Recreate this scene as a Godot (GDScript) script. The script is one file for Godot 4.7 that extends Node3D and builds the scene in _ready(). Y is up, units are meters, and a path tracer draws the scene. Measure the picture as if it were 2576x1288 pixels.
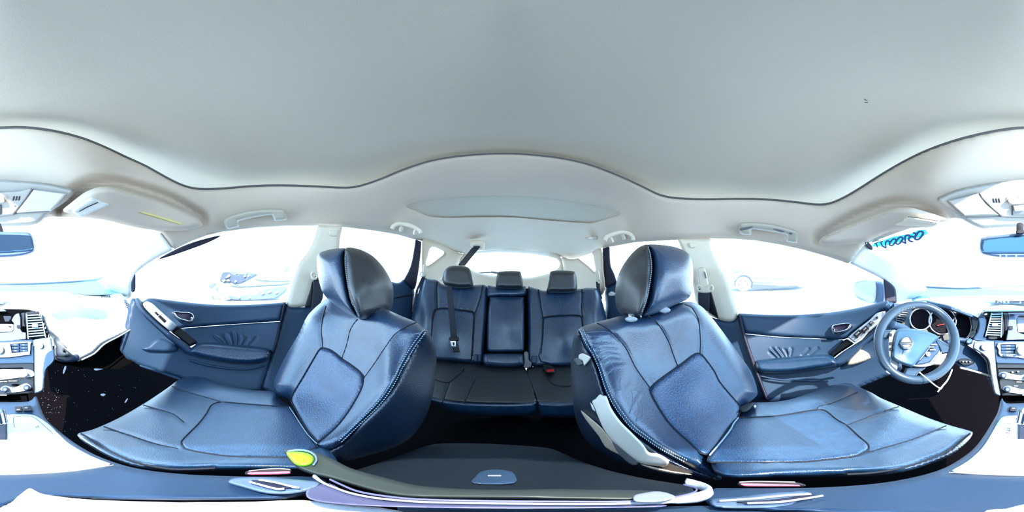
extends Node3D
# A car's cabin laid open: dashboard, front seats, doors, rear bench, roof lining and the yard outside.
# Metres, y up, carpet at y = 0, the eye 0.85 m above it.

const F := 1288.0
const EYE := 0.85
var M := {}
var root_names := {}


func P(x: float, y: float, d: float) -> Vector3:
	return Vector3((x - 1288.0) / F * d, EYE + (644.0 - y) / F * d, -d)


# "x,y x,y ..." to points
func S(text: String) -> PackedVector2Array:
	var out := PackedVector2Array()
	for s in text.split(" ", false):
		var c := s.split(",")
		out.append(Vector2(float(c[0]), float(c[1])))
	return out


# a smooth curve through the points (Catmull-Rom); a doubled point stays a corner
func C(text: String, closed := true, n := 4) -> PackedVector2Array:
	return smooth2(S(text), closed, n)


func smooth2(p: PackedVector2Array, closed := true, n := 4) -> PackedVector2Array:
	var out := PackedVector2Array()
	var c := p.size()
	for i in (c if closed else c - 1):
		var b := p[i]
		var d := p[(i + 1) % c]
		if b == d:
			continue
		var a := p[(i - 1 + c) % c] if closed or i > 0 else b * 2.0 - d
		var e := p[(i + 2) % c] if closed or i < c - 2 else d * 2.0 - b
		if a == b:
			a = b
		for k in n:
			var t := float(k) / n
			out.append(b.cubic_interpolate(d, a, e, t))
	if not closed:
		out.append(p[c - 1])
	return out


func smooth3(p: PackedVector3Array, closed := false, n := 5) -> PackedVector3Array:
	var out := PackedVector3Array()
	var c := p.size()
	for i in (c if closed else c - 1):
		var b := p[i]
		var d := p[(i + 1) % c]
		var a := p[(i - 1 + c) % c] if closed or i > 0 else b * 2.0 - d
		var e := p[(i + 2) % c] if closed or i < c - 2 else d * 2.0 - b
		for k in n:
			out.append(b.cubic_interpolate(d, a, e, float(k) / n))
	if not closed:
		out.append(p[c - 1])
	return out


func circ(cx: float, cy: float, rx: float, ry := -1.0, n := 24, turn := 0.0) -> PackedVector2Array:
	var out := PackedVector2Array()
	if ry < 0.0:
		ry = rx
	for i in n:
		var a := TAU * i / n
		out.append(Vector2(cx, cy) + Vector2(cos(a) * rx, sin(a) * ry).rotated(turn))
	return out


func quad(x0: float, y0: float, x1: float, y1: float) -> PackedVector2Array:
	return PackedVector2Array([Vector2(x0, y0), Vector2(x1, y0), Vector2(x1, y1), Vector2(x0, y1)])


# How far away a surface lies: a thin plate through (x, y, distance) points, plus pads and creases.
class Surf:
	var q: Array[Vector3] = []
	var w := PackedFloat64Array()
	var creases := []   # [points, half width, depth]
	var bumps := []     # [centre x, y, radius x, y, height]

	func _init(text: String) -> void:
		for s in text.split(" ", false):
			var c := s.split(",")
			q.append(Vector3(float(c[0]) / 400.0, float(c[1]) / 400.0, float(c[2])))
		solve()

	static func phi(r2: float) -> float:
		return 0.0 if r2 < 1e-9 else 0.5 * r2 * log(r2)

	func solve() -> void:
		var n := q.size()
		if n < 3:
			return
		var m := n + 3
		var a := []
		for i in m:
			var row := PackedFloat64Array()
			row.resize(m + 1)
			a.append(row)
		for i in n:
			for j in n:
				a[i][j] = phi(Vector2(q[i].x - q[j].x, q[i].y - q[j].y).length_squared())
			if n > 3:
				a[i][i] += 1e-4
			a[i][n] = 1.0
			a[i][n + 1] = q[i].x
			a[i][n + 2] = q[i].y
			a[i][m] = q[i].z
			a[n][i] = 1.0
			a[n + 1][i] = q[i].x
			a[n + 2][i] = q[i].y
		for k in m:
			var best := k
			for i in range(k, m):
				if absf(a[i][k]) > absf(a[best][k]):
					best = i
			var swap = a[k]
			a[k] = a[best]
			a[best] = swap
			if absf(a[k][k]) < 1e-12:
				continue
			for i in m:
				if i != k:
					var f: float = a[i][k] / a[k][k]
					if f != 0.0:
						for j in range(k, m + 1):
							a[i][j] -= f * a[k][j]
		w.resize(m)
		for k in m:
			w[k] = a[k][m] / a[k][k] if absf(a[k][k]) > 1e-12 else 0.0

	func base(x: float, y: float) -> float:
		var n := q.size()
		if n < 3:
			return q[0].z
		x /= 400.0
		y /= 400.0
		var d: float = w[n] + w[n + 1] * x + w[n + 2] * y
		if n > 3:
			for i in n:
				var dx := x - q[i].x
				var dy := y - q[i].y
				var r2 := dx * dx + dy * dy
				if r2 > 1e-9:
					d += w[i] * 0.5 * r2 * log(r2)
		return d

	static func dist2(p: Vector2, line: PackedVector2Array, closed: bool, best := 1e12) -> float:
		for i in (line.size() if closed else line.size() - 1):
			best = minf(best, p.distance_squared_to(Geometry2D.get_closest_point_to_segment(p, line[i], line[(i + 1) % line.size()])))
		return best

	func crease(line: PackedVector2Array, half: float, deep: float) -> void:
		var lo := line[0]
		var hi := line[0]
		for p in line:
			lo = lo.min(p)
			hi = hi.max(p)
		creases.append([line, half, deep, Rect2(lo, hi - lo).grow(half * 2.5)])

	func at(x: float, y: float) -> float:
		var d := base(x, y)
		for b in bumps:
			var u: float = (x - b[0]) / b[2]
			var v: float = (y - b[1]) / b[3]
			var s: float = u * u + v * v
			if s < 6.0:
				d -= b[4] * exp(-1.5 * s)
		for c in creases:
			if c[3].has_point(Vector2(x, y)):
				d += c[2] * exp(-dist2(Vector2(x, y), c[0], false) / (c[1] * c[1]))
		return d


# A solid with this outline whose front follows the surface, with rounded edges:
# o.step grid, o.r width of the rounding, o.rd its depth, o.thick, o.lift towards the eye, o.pad swelling of the middle
func relief(called: String, parent: Node, mat: Material, outline, surf: Surf, o := {}) -> MeshInstance3D:
	var rings: Array = outline if outline is Array else [outline]
	var step: float = o.get("step", 7.0)
	var r: float = o.get("r", 10.0)
	var rd: float = o.get("rd", 0.015)
	var thick: float = o.get("thick", 0.04)
	var lift: float = o.get("lift", 0.0)
	var pad: float = o.get("pad", 0.0)
	var pr: float = o.get("pr", 60.0)
	var lo := Vector2(1e9, 1e9)
	var hi := -lo
	for p in rings[0]:
		lo = lo.min(p)
		hi = hi.max(p)
	lo -= Vector2(step, step) * 0.37
	var nx := int((hi.x - lo.x) / step) + 3
	var ny := int((hi.y - lo.y) / step) + 3
	var sd := PackedFloat32Array()
	sd.resize(nx * ny)
	for j in ny:
		for i in nx:
			var p := lo + Vector2(i, j) * step
			var best := 1e12
			var inside := false
			for k in rings.size():
				best = Surf.dist2(p, rings[k], true, best)
				if Geometry2D.is_point_in_polygon(p, rings[k]):
					inside = k == 0
			sd[j * nx + i] = sqrt(best) * (1.0 if inside else -1.0)
	var pos := PackedVector3Array()
	var back := PackedVector3Array()
	var uv := PackedVector2Array()
	var ids := {}
	var idx := PackedInt32Array()
	var rim := []
	var smallest := step * 0.08
	for j in ny - 1:
		for i in nx - 1:
			var c := [j * nx + i, j * nx + i + 1, (j + 1) * nx + i + 1, (j + 1) * nx + i]
			var any := sd[c[0]] > 0.0 or sd[c[1]] > 0.0 or sd[c[2]] > 0.0 or sd[c[3]] > 0.0
			if not any:
				continue
			var poly := PackedInt32Array()
			var crossing := []
			for k in 4:
				var a: int = c[k]
				var b: int = c[(k + 1) % 4]
				var ends := []
				if sd[a] > 0.0:
					ends.append([a * 4, lo + Vector2(a % nx, a / nx) * step, sd[a]])
				if (sd[a] > 0.0) != (sd[b] > 0.0):
					var m := mini(a, b)
					var pa := lo + Vector2(a % nx, a / nx) * step
					var pb := lo + Vector2(b % nx, b / nx) * step
					ends.append([m * 4 + (1 if absi(a - b) == 1 else 2), pa.lerp(pb, sd[a] / (sd[a] - sd[b])), 0.0])
				for e in ends:
					if not ids.has(e[0]):
						var v: Vector2 = e[1]
						var s: float = e[2]
						var d := surf.at(v.x, v.y) - lift
						var deep := surf.base(v.x, v.y) - lift + rd + thick
						if s < r:
							var t := 1.0 - s / r
							d += rd * (1.0 - sqrt(maxf(0.0, 1.0 - t * t)))
						if pad != 0.0:
							var t2 := 1.0 - minf(1.0, s / pr)
							d -= pad * sqrt(maxf(0.0, 1.0 - t2 * t2))
						ids[e[0]] = pos.size()
						pos.append(P(v.x, v.y, d))
						back.append(P(v.x, v.y, maxf(deep, d + 0.3 * thick)))
						uv.append(v / 100.0)
					poly.append(ids[e[0]])
					if e[2] == 0.0:
						crossing.append(ids[e[0]])
			for k in range(1, poly.size() - 1):
				idx.append_array([poly[0], poly[k], poly[k + 1]])
			if crossing.size() == 2:
				var pair := [crossing[0], crossing[1]]
				if poly[(poly.find(pair[0]) + 1) % poly.size()] != pair[1]:
					pair = [pair[1], pair[0]]
				rim.append(pair)
	if pos.is_empty():
		push_error("empty relief " + called)
		return null
	var all := pos.duplicate()
	var n := pos.size()
	all.append_array(back)
	var tri := idx.duplicate()
	for k in range(0, idx.size(), 3):
		tri.append_array([idx[k] + n, idx[k + 2] + n, idx[k + 1] + n])
	var side := {}
	for e in rim:
		for v in e:
			if not side.has(v):
				side[v] = all.size()
				all.append(pos[v])
				all.append(back[v])
				uv.append(uv[v])
				uv.append(uv[v])
		var a: int = side[e[0]]
		var b: int = side[e[1]]
		tri.append_array([b, a, a + 1, b, a + 1, b + 1])
	var uvs := uv.slice(0, n)
	uvs.append_array(uv.slice(0, n))
	uvs.append_array(uv.slice(n))
	return put(called, parent, mat, all, tri, uvs)


func put(called: String, parent: Node, mat: Material, pos: PackedVector3Array, tri: PackedInt32Array, uvs := PackedVector2Array()) -> MeshInstance3D:
	var nrm := PackedVector3Array()
	nrm.resize(pos.size())
	for k in range(0, tri.size(), 3):
		var f := (pos[tri[k + 2]] - pos[tri[k]]).cross(pos[tri[k + 1]] - pos[tri[k]])
		nrm[tri[k]] += f
		nrm[tri[k + 1]] += f
		nrm[tri[k + 2]] += f
	for k in nrm.size():
		nrm[k] = nrm[k].normalized() if nrm[k].length_squared() > 1e-20 else Vector3.UP
	var arr := []
	arr.resize(Mesh.ARRAY_MAX)
	arr[Mesh.ARRAY_VERTEX] = pos
	arr[Mesh.ARRAY_NORMAL] = nrm
	if uvs.size() == pos.size():
		arr[Mesh.ARRAY_TEX_UV] = uvs
	arr[Mesh.ARRAY_INDEX] = tri
	var mesh := ArrayMesh.new()
	mesh.add_surface_from_arrays(Mesh.PRIMITIVE_TRIANGLES, arr)
	mesh.surface_set_material(0, mat)
	return hang(called, parent, mesh)


func hang(called: String, parent: Node, mesh: Mesh) -> MeshInstance3D:
	var o := MeshInstance3D.new()
	o.mesh = mesh
	o.name = numbered(called) if parent == self else called
	var home := Vector3.ZERO
	var up := parent
	while up != self and up is Node3D:
		home += up.position
		up = up.get_parent()
	o.position = -home
	parent.add_child(o, true)
	return o


# a round bar along the points; rad may be a list; flat squeezes it along the sight line
func tube(called: String, parent: Node, mat: Material, line: PackedVector3Array, rad, closed := false, sides := 10) -> MeshInstance3D:
	var pos := PackedVector3Array()
	var tri := PackedInt32Array()
	var c := line.size()
	var up := Vector3.ZERO
	for i in c:
		var a := line[(i - 1 + c) % c] if closed or i > 0 else line[i]
		var b := line[(i + 1) % c] if closed or i < c - 1 else line[i]
		var t := (b - a).normalized()
		if up == Vector3.ZERO:
			up = t.cross(Vector3(0.31, 0.2, 0.93)).normalized()
		up = (up - t * up.dot(t)).normalized()
		var s := t.cross(up)
		var rr: float = rad[mini(i, rad.size() - 1)] if rad is Array else rad
		for k in sides:
			var g := TAU * k / sides
			pos.append(line[i] + (up * cos(g) + s * sin(g)) * rr)
	for i in (c if closed else c - 1):
		for k in sides:
			var a := i * sides + k
			var b := i * sides + (k + 1) % sides
			var e := ((i + 1) % c) * sides + k
			var f := ((i + 1) % c) * sides + (k + 1) % sides
			tri.append_array([a, b, e, b, f, e])
	if not closed:
		for end in 2:
			var at := pos.size()
			var row := (c - 1) * sides if end else 0
			pos.append(line[c - 1] if end else line[0])
			for k in sides:
				var a := row + k
				var b := row + (k + 1) % sides
				tri.append_array([at, a, b] if end else [at, b, a])
	return put(called, parent, mat, pos, tri)


# a bar laid on a surface along image points
func seam(called: String, parent: Node, mat: Material, line: PackedVector2Array, surf: Surf, rad = 0.003, lift := 0.0) -> MeshInstance3D:
	var p := PackedVector3Array()
	for v in line:
		p.append(P(v.x, v.y, surf.at(v.x, v.y) - lift))
	return tube(called, parent, mat, p, rad, false, 6)


# short stitches along a line, joined into one part
func stitches(called: String, parent: Node, mat: Material, line: PackedVector2Array, surf: Surf, gap := 7.0, size := 2.2, lift := 0.001, across := 0.0) -> void:
	var pos := PackedVector3Array()
	var tri := PackedInt32Array()
	var left := 0.0
	for i in line.size() - 1:
		var a := line[i]
		var b := line[i + 1]
		var len := a.distance_to(b)
		var t := (b - a) / maxf(len, 0.001)
		while left < len:
			var m := a + t * left
			var h := t.rotated(across) * gap * 0.33
			var s := t.rotated(across + PI / 2) * size * 0.5
			var at := pos.size()
			for v in [m - h - s, m + h - s, m + h + s, m - h + s]:
				pos.append(P(v.x, v.y, surf.at(v.x, v.y) - lift))
			for v in [m - h * 0.7, m + h * 0.7]:
				pos.append(P(v.x, v.y, surf.at(v.x, v.y) - lift - 0.002))
			for f in [[0, 1, 5], [0, 5, 4], [1, 2, 5], [2, 3, 4], [2, 4, 5], [3, 0, 4]]:
				tri.append_array([at + f[0], at + f[1], at + f[2]])
			left += gap
		left -= len
	put(called, parent, mat, pos, tri).set_meta("kind", "stuff")


func numbered(called: String) -> String:
	if not root_names.has(called):
		root_names[called] = 0
		return called
	root_names[called] += 1
	return "%s_%03d" % [called, root_names[called]]


func thing(called: String, label: String, category: String, at := Vector3.ZERO, group := "", kind := "") -> Node3D:
	var o := Node3D.new()
	o.name = numbered(called)
	add_child(o)
	o.position = at
	return tag(o, label, category, group, kind)


func tag(o: Node3D, label: String, category: String, group := "", kind := "") -> Node3D:
	o.set_meta("label", label)
	o.set_meta("category", category)
	if group:
		o.set_meta("group", group)
	if kind:
		o.set_meta("kind", kind)
	return o


func mat(c: Color, rough := 0.6, metal := 0.0, spec := 0.5) -> StandardMaterial3D:
	var m := StandardMaterial3D.new()
	m.albedo_color = c
	m.roughness = rough
	m.metallic = metal
	m.metallic_specular = spec
	return m


func grain(m: StandardMaterial3D, size: float, strength: float, freq := 0.06, kind := FastNoiseLite.TYPE_CELLULAR) -> StandardMaterial3D:
	var noise := FastNoiseLite.new()
	noise.noise_type = kind
	noise.frequency = freq
	noise.seed = 7
	noise.fractal_octaves = 3
	var t := NoiseTexture2D.new()
	t.width = 512
	t.height = 512
	t.seamless = true
	t.as_normal_map = true
	t.bump_strength = 6.0
	t.noise = noise
	m.normal_enabled = true
	m.normal_texture = t
	m.normal_scale = strength
	m.uv1_triplanar = true
	m.uv1_world_triplanar = true
	m.uv1_scale = Vector3.ONE / size
	return m


# soft changes of tone in the material itself (wear, dust)
func mottle(m: StandardMaterial3D, lo: Color, hi: Color, size: float, freq := 0.01) -> StandardMaterial3D:
	var noise := FastNoiseLite.new()
	noise.frequency = freq
	noise.seed = 21
	noise.fractal_octaves = 4
	var g := Gradient.new()
	g.set_color(0, lo)
	g.set_color(1, hi)
	var t := NoiseTexture2D.new()
	t.width = 512
	t.height = 512
	t.seamless = true
	t.color_ramp = g
	t.noise = noise
	m.albedo_texture = t
	m.uv1_triplanar = true
	m.uv1_world_triplanar = true
	m.uv1_scale = Vector3.ONE / size
	return m


func letters(called: String, parent: Node, m: Material, what: String, x: float, y: float, d: float, high: float, turn := 0.0, flip := false, stretch := 1.0, lean := Basis.IDENTITY) -> MeshInstance3D:
	var t := TextMesh.new()
	t.text = what
	var f := SystemFont.new()
	f.font_names = PackedStringArray(["Droid Sans"])
	f.font_weight = 600
	t.font = f
	t.font_size = 32
	t.pixel_size = high / F * d / 23.0
	t.depth = 0.001
	t.material = m
	var o := hang(called, parent, t)
	o.position += P(x, y, d)
	o.basis = Basis.looking_at(Vector3(0, EYE, 0) - P(x, y, d), Vector3.UP, true) * lean * Basis(Vector3.BACK, turn) * Basis.from_scale(Vector3(-stretch if flip else stretch, 1, 1))
	return o


func _ready() -> void:
	var cam := Camera3D.new()
	cam.name = "camera"
	cam.position = Vector3(0, EYE, 0)
	cam.fov = rad_to_deg(2.0 * atan(0.5))
	cam.near = 0.02
	cam.far = 300.0
	cam.current = true
	add_child(cam)
	var sky := ProceduralSkyMaterial.new()
	sky.sky_top_color = Color(0.62, 0.82, 1.0)
	sky.sky_horizon_color = Color(0.78, 0.915, 1.0)
	sky.ground_bottom_color = Color(0.9, 0.92, 0.95)
	sky.ground_horizon_color = Color(1.0, 1.0, 1.0)
	sky.energy_multiplier = 5.0
	var env := Environment.new()
	env.background_mode = Environment.BG_SKY
	env.sky = Sky.new()
	env.sky.sky_material = sky
	env.tonemap_mode = Environment.TONE_MAPPER_LINEAR
	env.tonemap_exposure = 1.14
	env.sdfgi_enabled = true
	env.ssao_enabled = true
	env.ssil_enabled = true
	var we := WorldEnvironment.new()
	we.name = "world_environment"
	we.environment = env
	add_child(we)
	var sun := DirectionalLight3D.new()
	sun.name = "sun"
	sun.light_color = Color(1.0, 0.97, 0.92)
	sun.light_energy = 3.6
	sun.light_angular_distance = 0.5
	sun.shadow_enabled = true
	sun.sky_mode = DirectionalLight3D.SKY_MODE_LIGHT_ONLY
	add_child(sun)
	sun.look_at_from_position(Vector3.ZERO, Vector3(-0.15, -0.63, -0.85))

	paints()
	outside()
	roof()
	shell()
	doors()
	passenger_seat()
	driver_seat()
	rear_seats()
	belts()
	dashboard_near_passenger()
	dashboard_near_driver()
	overhead()
	console()


func paints() -> void:
	M.lining = grain(mat(Color(0.84, 0.78, 0.72), 0.95, 0.0, 0.2), 0.12, 0.5, 0.05)
	M.shade = grain(mat(Color(0.78, 0.745, 0.69), 0.95, 0.0, 0.2), 0.12, 0.5, 0.05)
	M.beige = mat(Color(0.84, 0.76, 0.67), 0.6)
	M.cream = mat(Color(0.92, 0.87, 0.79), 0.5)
	M.leather = worn_leather(Color(0.065, 0.175, 0.29), Color(0.12, 0.27, 0.41), 0.32)
	M.leather_dark = worn_leather(Color(0.045, 0.115, 0.20), Color(0.07, 0.17, 0.28), 0.4)
	M.leather_black = worn_leather(Color(0.055, 0.07, 0.10), Color(0.08, 0.10, 0.14), 0.5)
	M.perforated = worn_leather(Color(0.07, 0.20, 0.35), Color(0.12, 0.31, 0.48), 0.40, 0.9, 0.35)
	M.seal = mat(Color(0.36, 0.35, 0.35), 0.9)
	M.armrest = grain(mat(Color(0.12, 0.22, 0.34), 0.5, 0.0, 0.4), 0.1, 0.3)
	M.moulding = grain(mat(Color(0.07, 0.11, 0.15), 0.6, 0.0, 0.35), 0.05, 0.3)
	M.thread = mat(Color(0.62, 0.70, 0.76), 0.7)
	M.dark_thread = mat(Color(0.07, 0.09, 0.14), 0.8)
	M.plastic = grain(mat(Color(0.16, 0.26, 0.37), 0.5, 0.0, 0.5), 0.05, 0.3)
	M.black = mat(Color(0.07, 0.075, 0.09), 0.5)
	M.gap = mat(Color(0.03, 0.03, 0.035), 0.9, 0.0, 0.1)
	M.rubber = mat(Color(0.10, 0.10, 0.20), 0.6)
	M.carpet = grain(mat(Color(0.05, 0.04, 0.052), 1.0, 0.0, 0.05), 0.05, 1.0, 0.1)
	M.chrome = mat(Color(0.85, 0.85, 0.88), 0.12, 1.0)
	M.silver = mat(Color(0.64, 0.66, 0.69), 0.35, 0.0, 0.6)
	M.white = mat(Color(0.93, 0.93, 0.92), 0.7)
	M.grey = mat(Color(0.45, 0.46, 0.48), 0.6)
	M.red = mat(Color(0.85, 0.08, 0.10), 0.4)
	M.belt = grain(mat(Color(0.16, 0.18, 0.23), 0.75), 0.03, 0.4)
	M.foam = grain(mat(Color(0.98, 0.95, 0.90), 0.95, 0.0, 0.1), 0.06, 0.6)
	M.ink = mat(Color(0.12, 0.12, 0.14), 0.7)
	var g := mat(Color(0.95, 1.0, 1.0, 0.04), 0.03)
	g.transparency = BaseMaterial3D.TRANSPARENCY_ALPHA
	M.glass = g
	M.mirror = mat(Color(0.31, 0.43, 0.58), 0.12, 0.8)  # blue tint paints in the reflected cabin
	M.mirror_case = mat(Color(0.36, 0.46, 0.62), 0.4)
	M.pad = mat(Color(0.62, 0.80, 0.88), 0.5)
	M.sun_paled_fascia = grain(mat(Color(0.86, 0.86, 0.86), 0.6), 0.04, 0.3)  # pale colour stands in for sun on a dark dash
	M.bracket = mat(Color(0.42, 0.45, 0.55), 0.5)
	M.pale_slat = mat(Color(0.66, 0.76, 0.84), 0.35)
	M.gauge = mat(Color(0.08, 0.07, 0.10), 0.7, 0.0, 0.2)
	M.rim = grain(mat(Color(0.17, 0.24, 0.31), 0.26, 0.0, 0.6), 0.04, 0.35)
	M.hub = grain(mat(Color(0.22, 0.35, 0.45), 0.45), 0.04, 0.3)
	M.console = mat(Color(0.60, 0.585, 0.56), 0.55)
	M.handle = mat(Color(0.76, 0.73, 0.67), 0.5)
	M.lens = mat(Color(0.74, 0.73, 0.71), 0.4)
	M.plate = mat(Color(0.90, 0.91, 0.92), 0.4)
	M.cyan = mat(Color(0.02, 0.85, 0.95), 0.5)
	M.deep_blue = mat(Color(0.12, 0.30, 0.55), 0.5)
	M.grip = mat(Color(0.36, 0.44, 0.56), 0.35)
	M.trim = mat(Color(0.44, 0.49, 0.54), 0.4)
	M.pink = mat(Color(0.98, 0.45, 0.55), 0.3)  # red made paler to stand for light on the front buckles
	M.olive = mat(Color(0.20, 0.23, 0.22), 0.45)
	M.lilac = mat(Color(0.36, 0.36, 0.50), 0.4)
	M.lint = mat(Color(0.62, 0.60, 0.62), 0.9)
	var gr := mat(Color(0.55, 0.9, 0.15), 0.4)
	gr.emission_enabled = true
	gr.emission = Color(0.45, 0.9, 0.1)
	gr.emission_energy_multiplier = 0.25
	M.green = gr
	M.ground = grain(mat(Color(0.86, 0.86, 0.84), 0.95), 1.5, 0.5)


# worn leather: soft changes of tone, fine grain, a thin waxy coat
func worn_leather(lo: Color, hi: Color, rough: float, relief_strength := 0.4, size := 0.3) -> StandardMaterial3D:
	var m := mottle(grain(mat(Color.WHITE, rough, 0.0, 0.65), size, relief_strength, 0.12), lo, hi, size, 0.012)
	m.clearcoat_enabled = true
	m.clearcoat = 0.8
	m.clearcoat_roughness = 0.34
	return m


func outside() -> void:
	var g := BoxMesh.new()
	g.size = Vector3(160, 0.4, 160)
	g.material = M.ground
	var o := hang("ground", self, g)
	o.position = Vector3(0, -0.65, -30)
	tag(o, "pale sunlit concrete of the yard outside the car windows", "ground", "", "structure")
	# wrecked car beyond the passenger window
	var cyan := mat(Color(0.42, 0.55, 0.57), 0.4)
	var torn := mat(Color(0.24, 0.24, 0.29), 0.7)
	var pale := mat(Color(0.74, 0.76, 0.78), 0.4)
	var scrap := mat(Color(0.33, 0.36, 0.41), 0.7)
	var w := thing("wrecked_car", "crumpled pale wreck with an open front end beyond the passenger window", "car", P(640, 752, 15.4))
	var s := Surf.new("560,690,17.5 735,690,17.5 560,752,15.0 735,752,15.0")
	var o2 := {"step": 2.0, "r": 4.0, "rd": 0.15, "thick": 0.6}
	relief("body", w, pale, C("545,716 556,706 572,700 600,688 640,690 700,688 736,690 732,720 724,750 700,754 560,754 540,740", true, 3), s, {"step": 2.5, "r": 8.0, "rd": 0.3, "thick": 1.2, "lift": -0.1})
	relief("roof", w, cyan, C("573,679 584,676 596,676 612,679 626,684 622,690 610,692 595,690 582,686", true, 3), s, o2)
	relief("engine_bay", w, torn, C("561,685 578,685 589,691 609,692 628,687 647,689 636,696 619,706 607,712 595,715 586,712 578,708 565,709 553,706 556,696", true, 2), s, {"step": 1.6, "r": 2.0, "rd": 0.08, "thick": 0.5, "lift": 0.1})
	for q in ["566,700 576,689 580,694 573,699", "558,706 565,702 568,706 562,710", "570,704 576,702 578,708 570,708", "612,696 617,691 619,695 614,698", "622,694 627,690 630,693 624,697", "590,707 594,704 596,709 591,711"]:
		relief("bent_panel", w, pale, S(q), s, {"step": 1.0, "r": 1.0, "rd": 0.05, "thick": 0.2, "lift": 0.3})
	relief("hood", w, cyan, C("578,718 600,714 620,707 640,696 660,690 676,687 700,694 732,696 728,712 700,717 660,719 620,722 595,722", true, 2), s, {"step": 2.0, "r": 5.0, "rd": 0.2, "thick": 0.4, "lift": 0.15})
	relief("hood_top", w, pale, C("640,698 662,692 700,695 734,698 730,706 690,707 650,704", true, 2), s, {"step": 2.0, "r": 4.0, "rd": 0.1, "thick": 0.2, "lift": 0.35})
	relief("grille", w, scrap, C("563,751 572,746 584,745 596,748 612,743 626,742 645,742 650,735 665,729 686,725 710,721 722,724 716,732 706,740 696,748 672,752 640,754 600,755", true, 2), s, {"step": 1.6, "r": 2.0, "rd": 0.1, "thick": 0.4, "lift": 0.2})
	for q in ["655,738 662,732 666,738 659,742", "672,734 682,730 684,734 675,738", "690,737 700,732 702,735 693,740", "598,748 603,744 605,750 600,752", "622,749 628,745 631,749 625,752", "566,750 574,747 580,753 568,754"]:
		relief("bent_panel", w, pale, S(q), s, {"step": 1.0, "r": 1.0, "rd": 0.05, "thick": 0.2, "lift": 0.4})
	var sb := Surf.new("690,690,22 730,690,22 690,710,21")
	var rubble := thing("wrecked_car", "fainter grey wreck standing farther off beside the door pillar", "car", P(712, 705, 22.0))
	for q in ["697,704 703,700 718,701 720,706 706,708 698,708", "713,686 718,674 725,670 725,680 720,684", "716,694 722,684 725,692 724,697"]:
		relief("body_panel", rubble, scrap, S(q), sb, {"step": 1.4, "r": 1.5, "rd": 0.1, "thick": 0.8})
	var ss := Surf.new("525,715,15.6 548,715,15.6 535,755,14.8")
	for q in [["524,720 534,713 546,712 538,722 530,727", "largest bent grey scrap lying left of the near wreck"], ["532,744 536,742 541,752 535,753", "lowest grey scrap, on the ground just above the door sill"], ["543,725 547,722 549,728 545,731", "smallest grey scrap, right against the end of the near wreck"]]:
		var b := relief("scrap_metal", self, scrap, S(q[0]), ss, {"step": 1.2, "r": 1.0, "rd": 0.05, "thick": 0.3})
		tag(b, q[1], "scrap", "scrap beside the wreck")
	# parked car beyond the driver window
	w = thing("parked_car", "pale blue car parked broadside beyond the driver window, showing one wheel", "car", P(1910, 730, 18.5))
	s = Surf.new("1830,690,18.5 2020,690,19.5 1830,732,18.5 2020,732,19.5")
	relief("body", w, pale, C("1826,700 1832,690 1846,683 1870,676 1910,674 1950,676 1985,684 2012,692 2030,700 2032,712 2020,720 1960,725 1893,726 1890,712 1882,700 1870,695 1858,700 1850,712 1849,720 1838,720 1828,714", true, 3), s, {"step": 3.0, "r": 8.0, "rd": 0.3, "thick": 1.5})
	relief("window_band", w, mat(Color(0.46, 0.60, 0.60), 0.3), C("1845,682 1865,679 1890,678 1915,679 1932,682 1915,684 1880,684", true, 3), s, {"step": 1.8, "r": 2.0, "rd": 0.05, "thick": 0.2, "lift": 0.06})
	relief("door_panel", w, cyan, C("1887,698 1896,695 1915,694 1960,693 2000,694 1996,700 1975,703 1930,702 1897,701 1890,706", true, 3), s, {"step": 1.8, "r": 2.0, "rd": 0.05, "thick": 0.2, "lift": 0.06})
	relief("sill", w, torn, C("1893,716 1910,715 1940,717 1975,720 2014,722 1980,725 1920,728 1886,731 1884,727 1891,724", true, 3), s, {"step": 1.6, "r": 1.5, "rd": 0.05, "thick": 0.2, "lift": 0.06})
	relief("side_moulding", w, scrap, C("1894,708 1915,709 1945,711 1960,711 1940,713 1910,712 1895,711", true, 3), s, {"step": 1.4, "r": 1.0, "rd": 0.03, "thick": 0.2, "lift": 0.06})
	relief("bumper", w, cyan, C("1831,694 1842,696 1848,705 1848,718 1842,720 1835,712", true, 2), s, {"step": 1.6, "r": 1.5, "rd": 0.05, "thick": 0.3, "lift": 0.06})
	relief("wheel_arch", w, torn, [circ(1869.5, 713, 21.5, 18.5, 30), circ(1870, 714, 20, 17.5, 30)], s, {"step": 1.0, "r": 0.8, "rd": 0.02, "thick": 0.2, "lift": 0.08})
	var wh := relief("wheel", w, pale, circ(1870, 714.5, 19.5, 18, 32), s, {"step": 1.6, "r": 3.0, "rd": 0.05, "thick": 0.25, "lift": 0.1})
	for a in [-2.2, -1.0, 0.1, 1.57, 2.9]:
		relief("wheel_slot", wh, torn, circ(1870 + cos(a) * 11, 714.5 + sin(a) * 10, 3.4, 1.5, 12, a + PI / 2), s, {"step": 0.8, "r": 0.5, "rd": 0.01, "thick": 0.05, "lift": 0.12})


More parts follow.
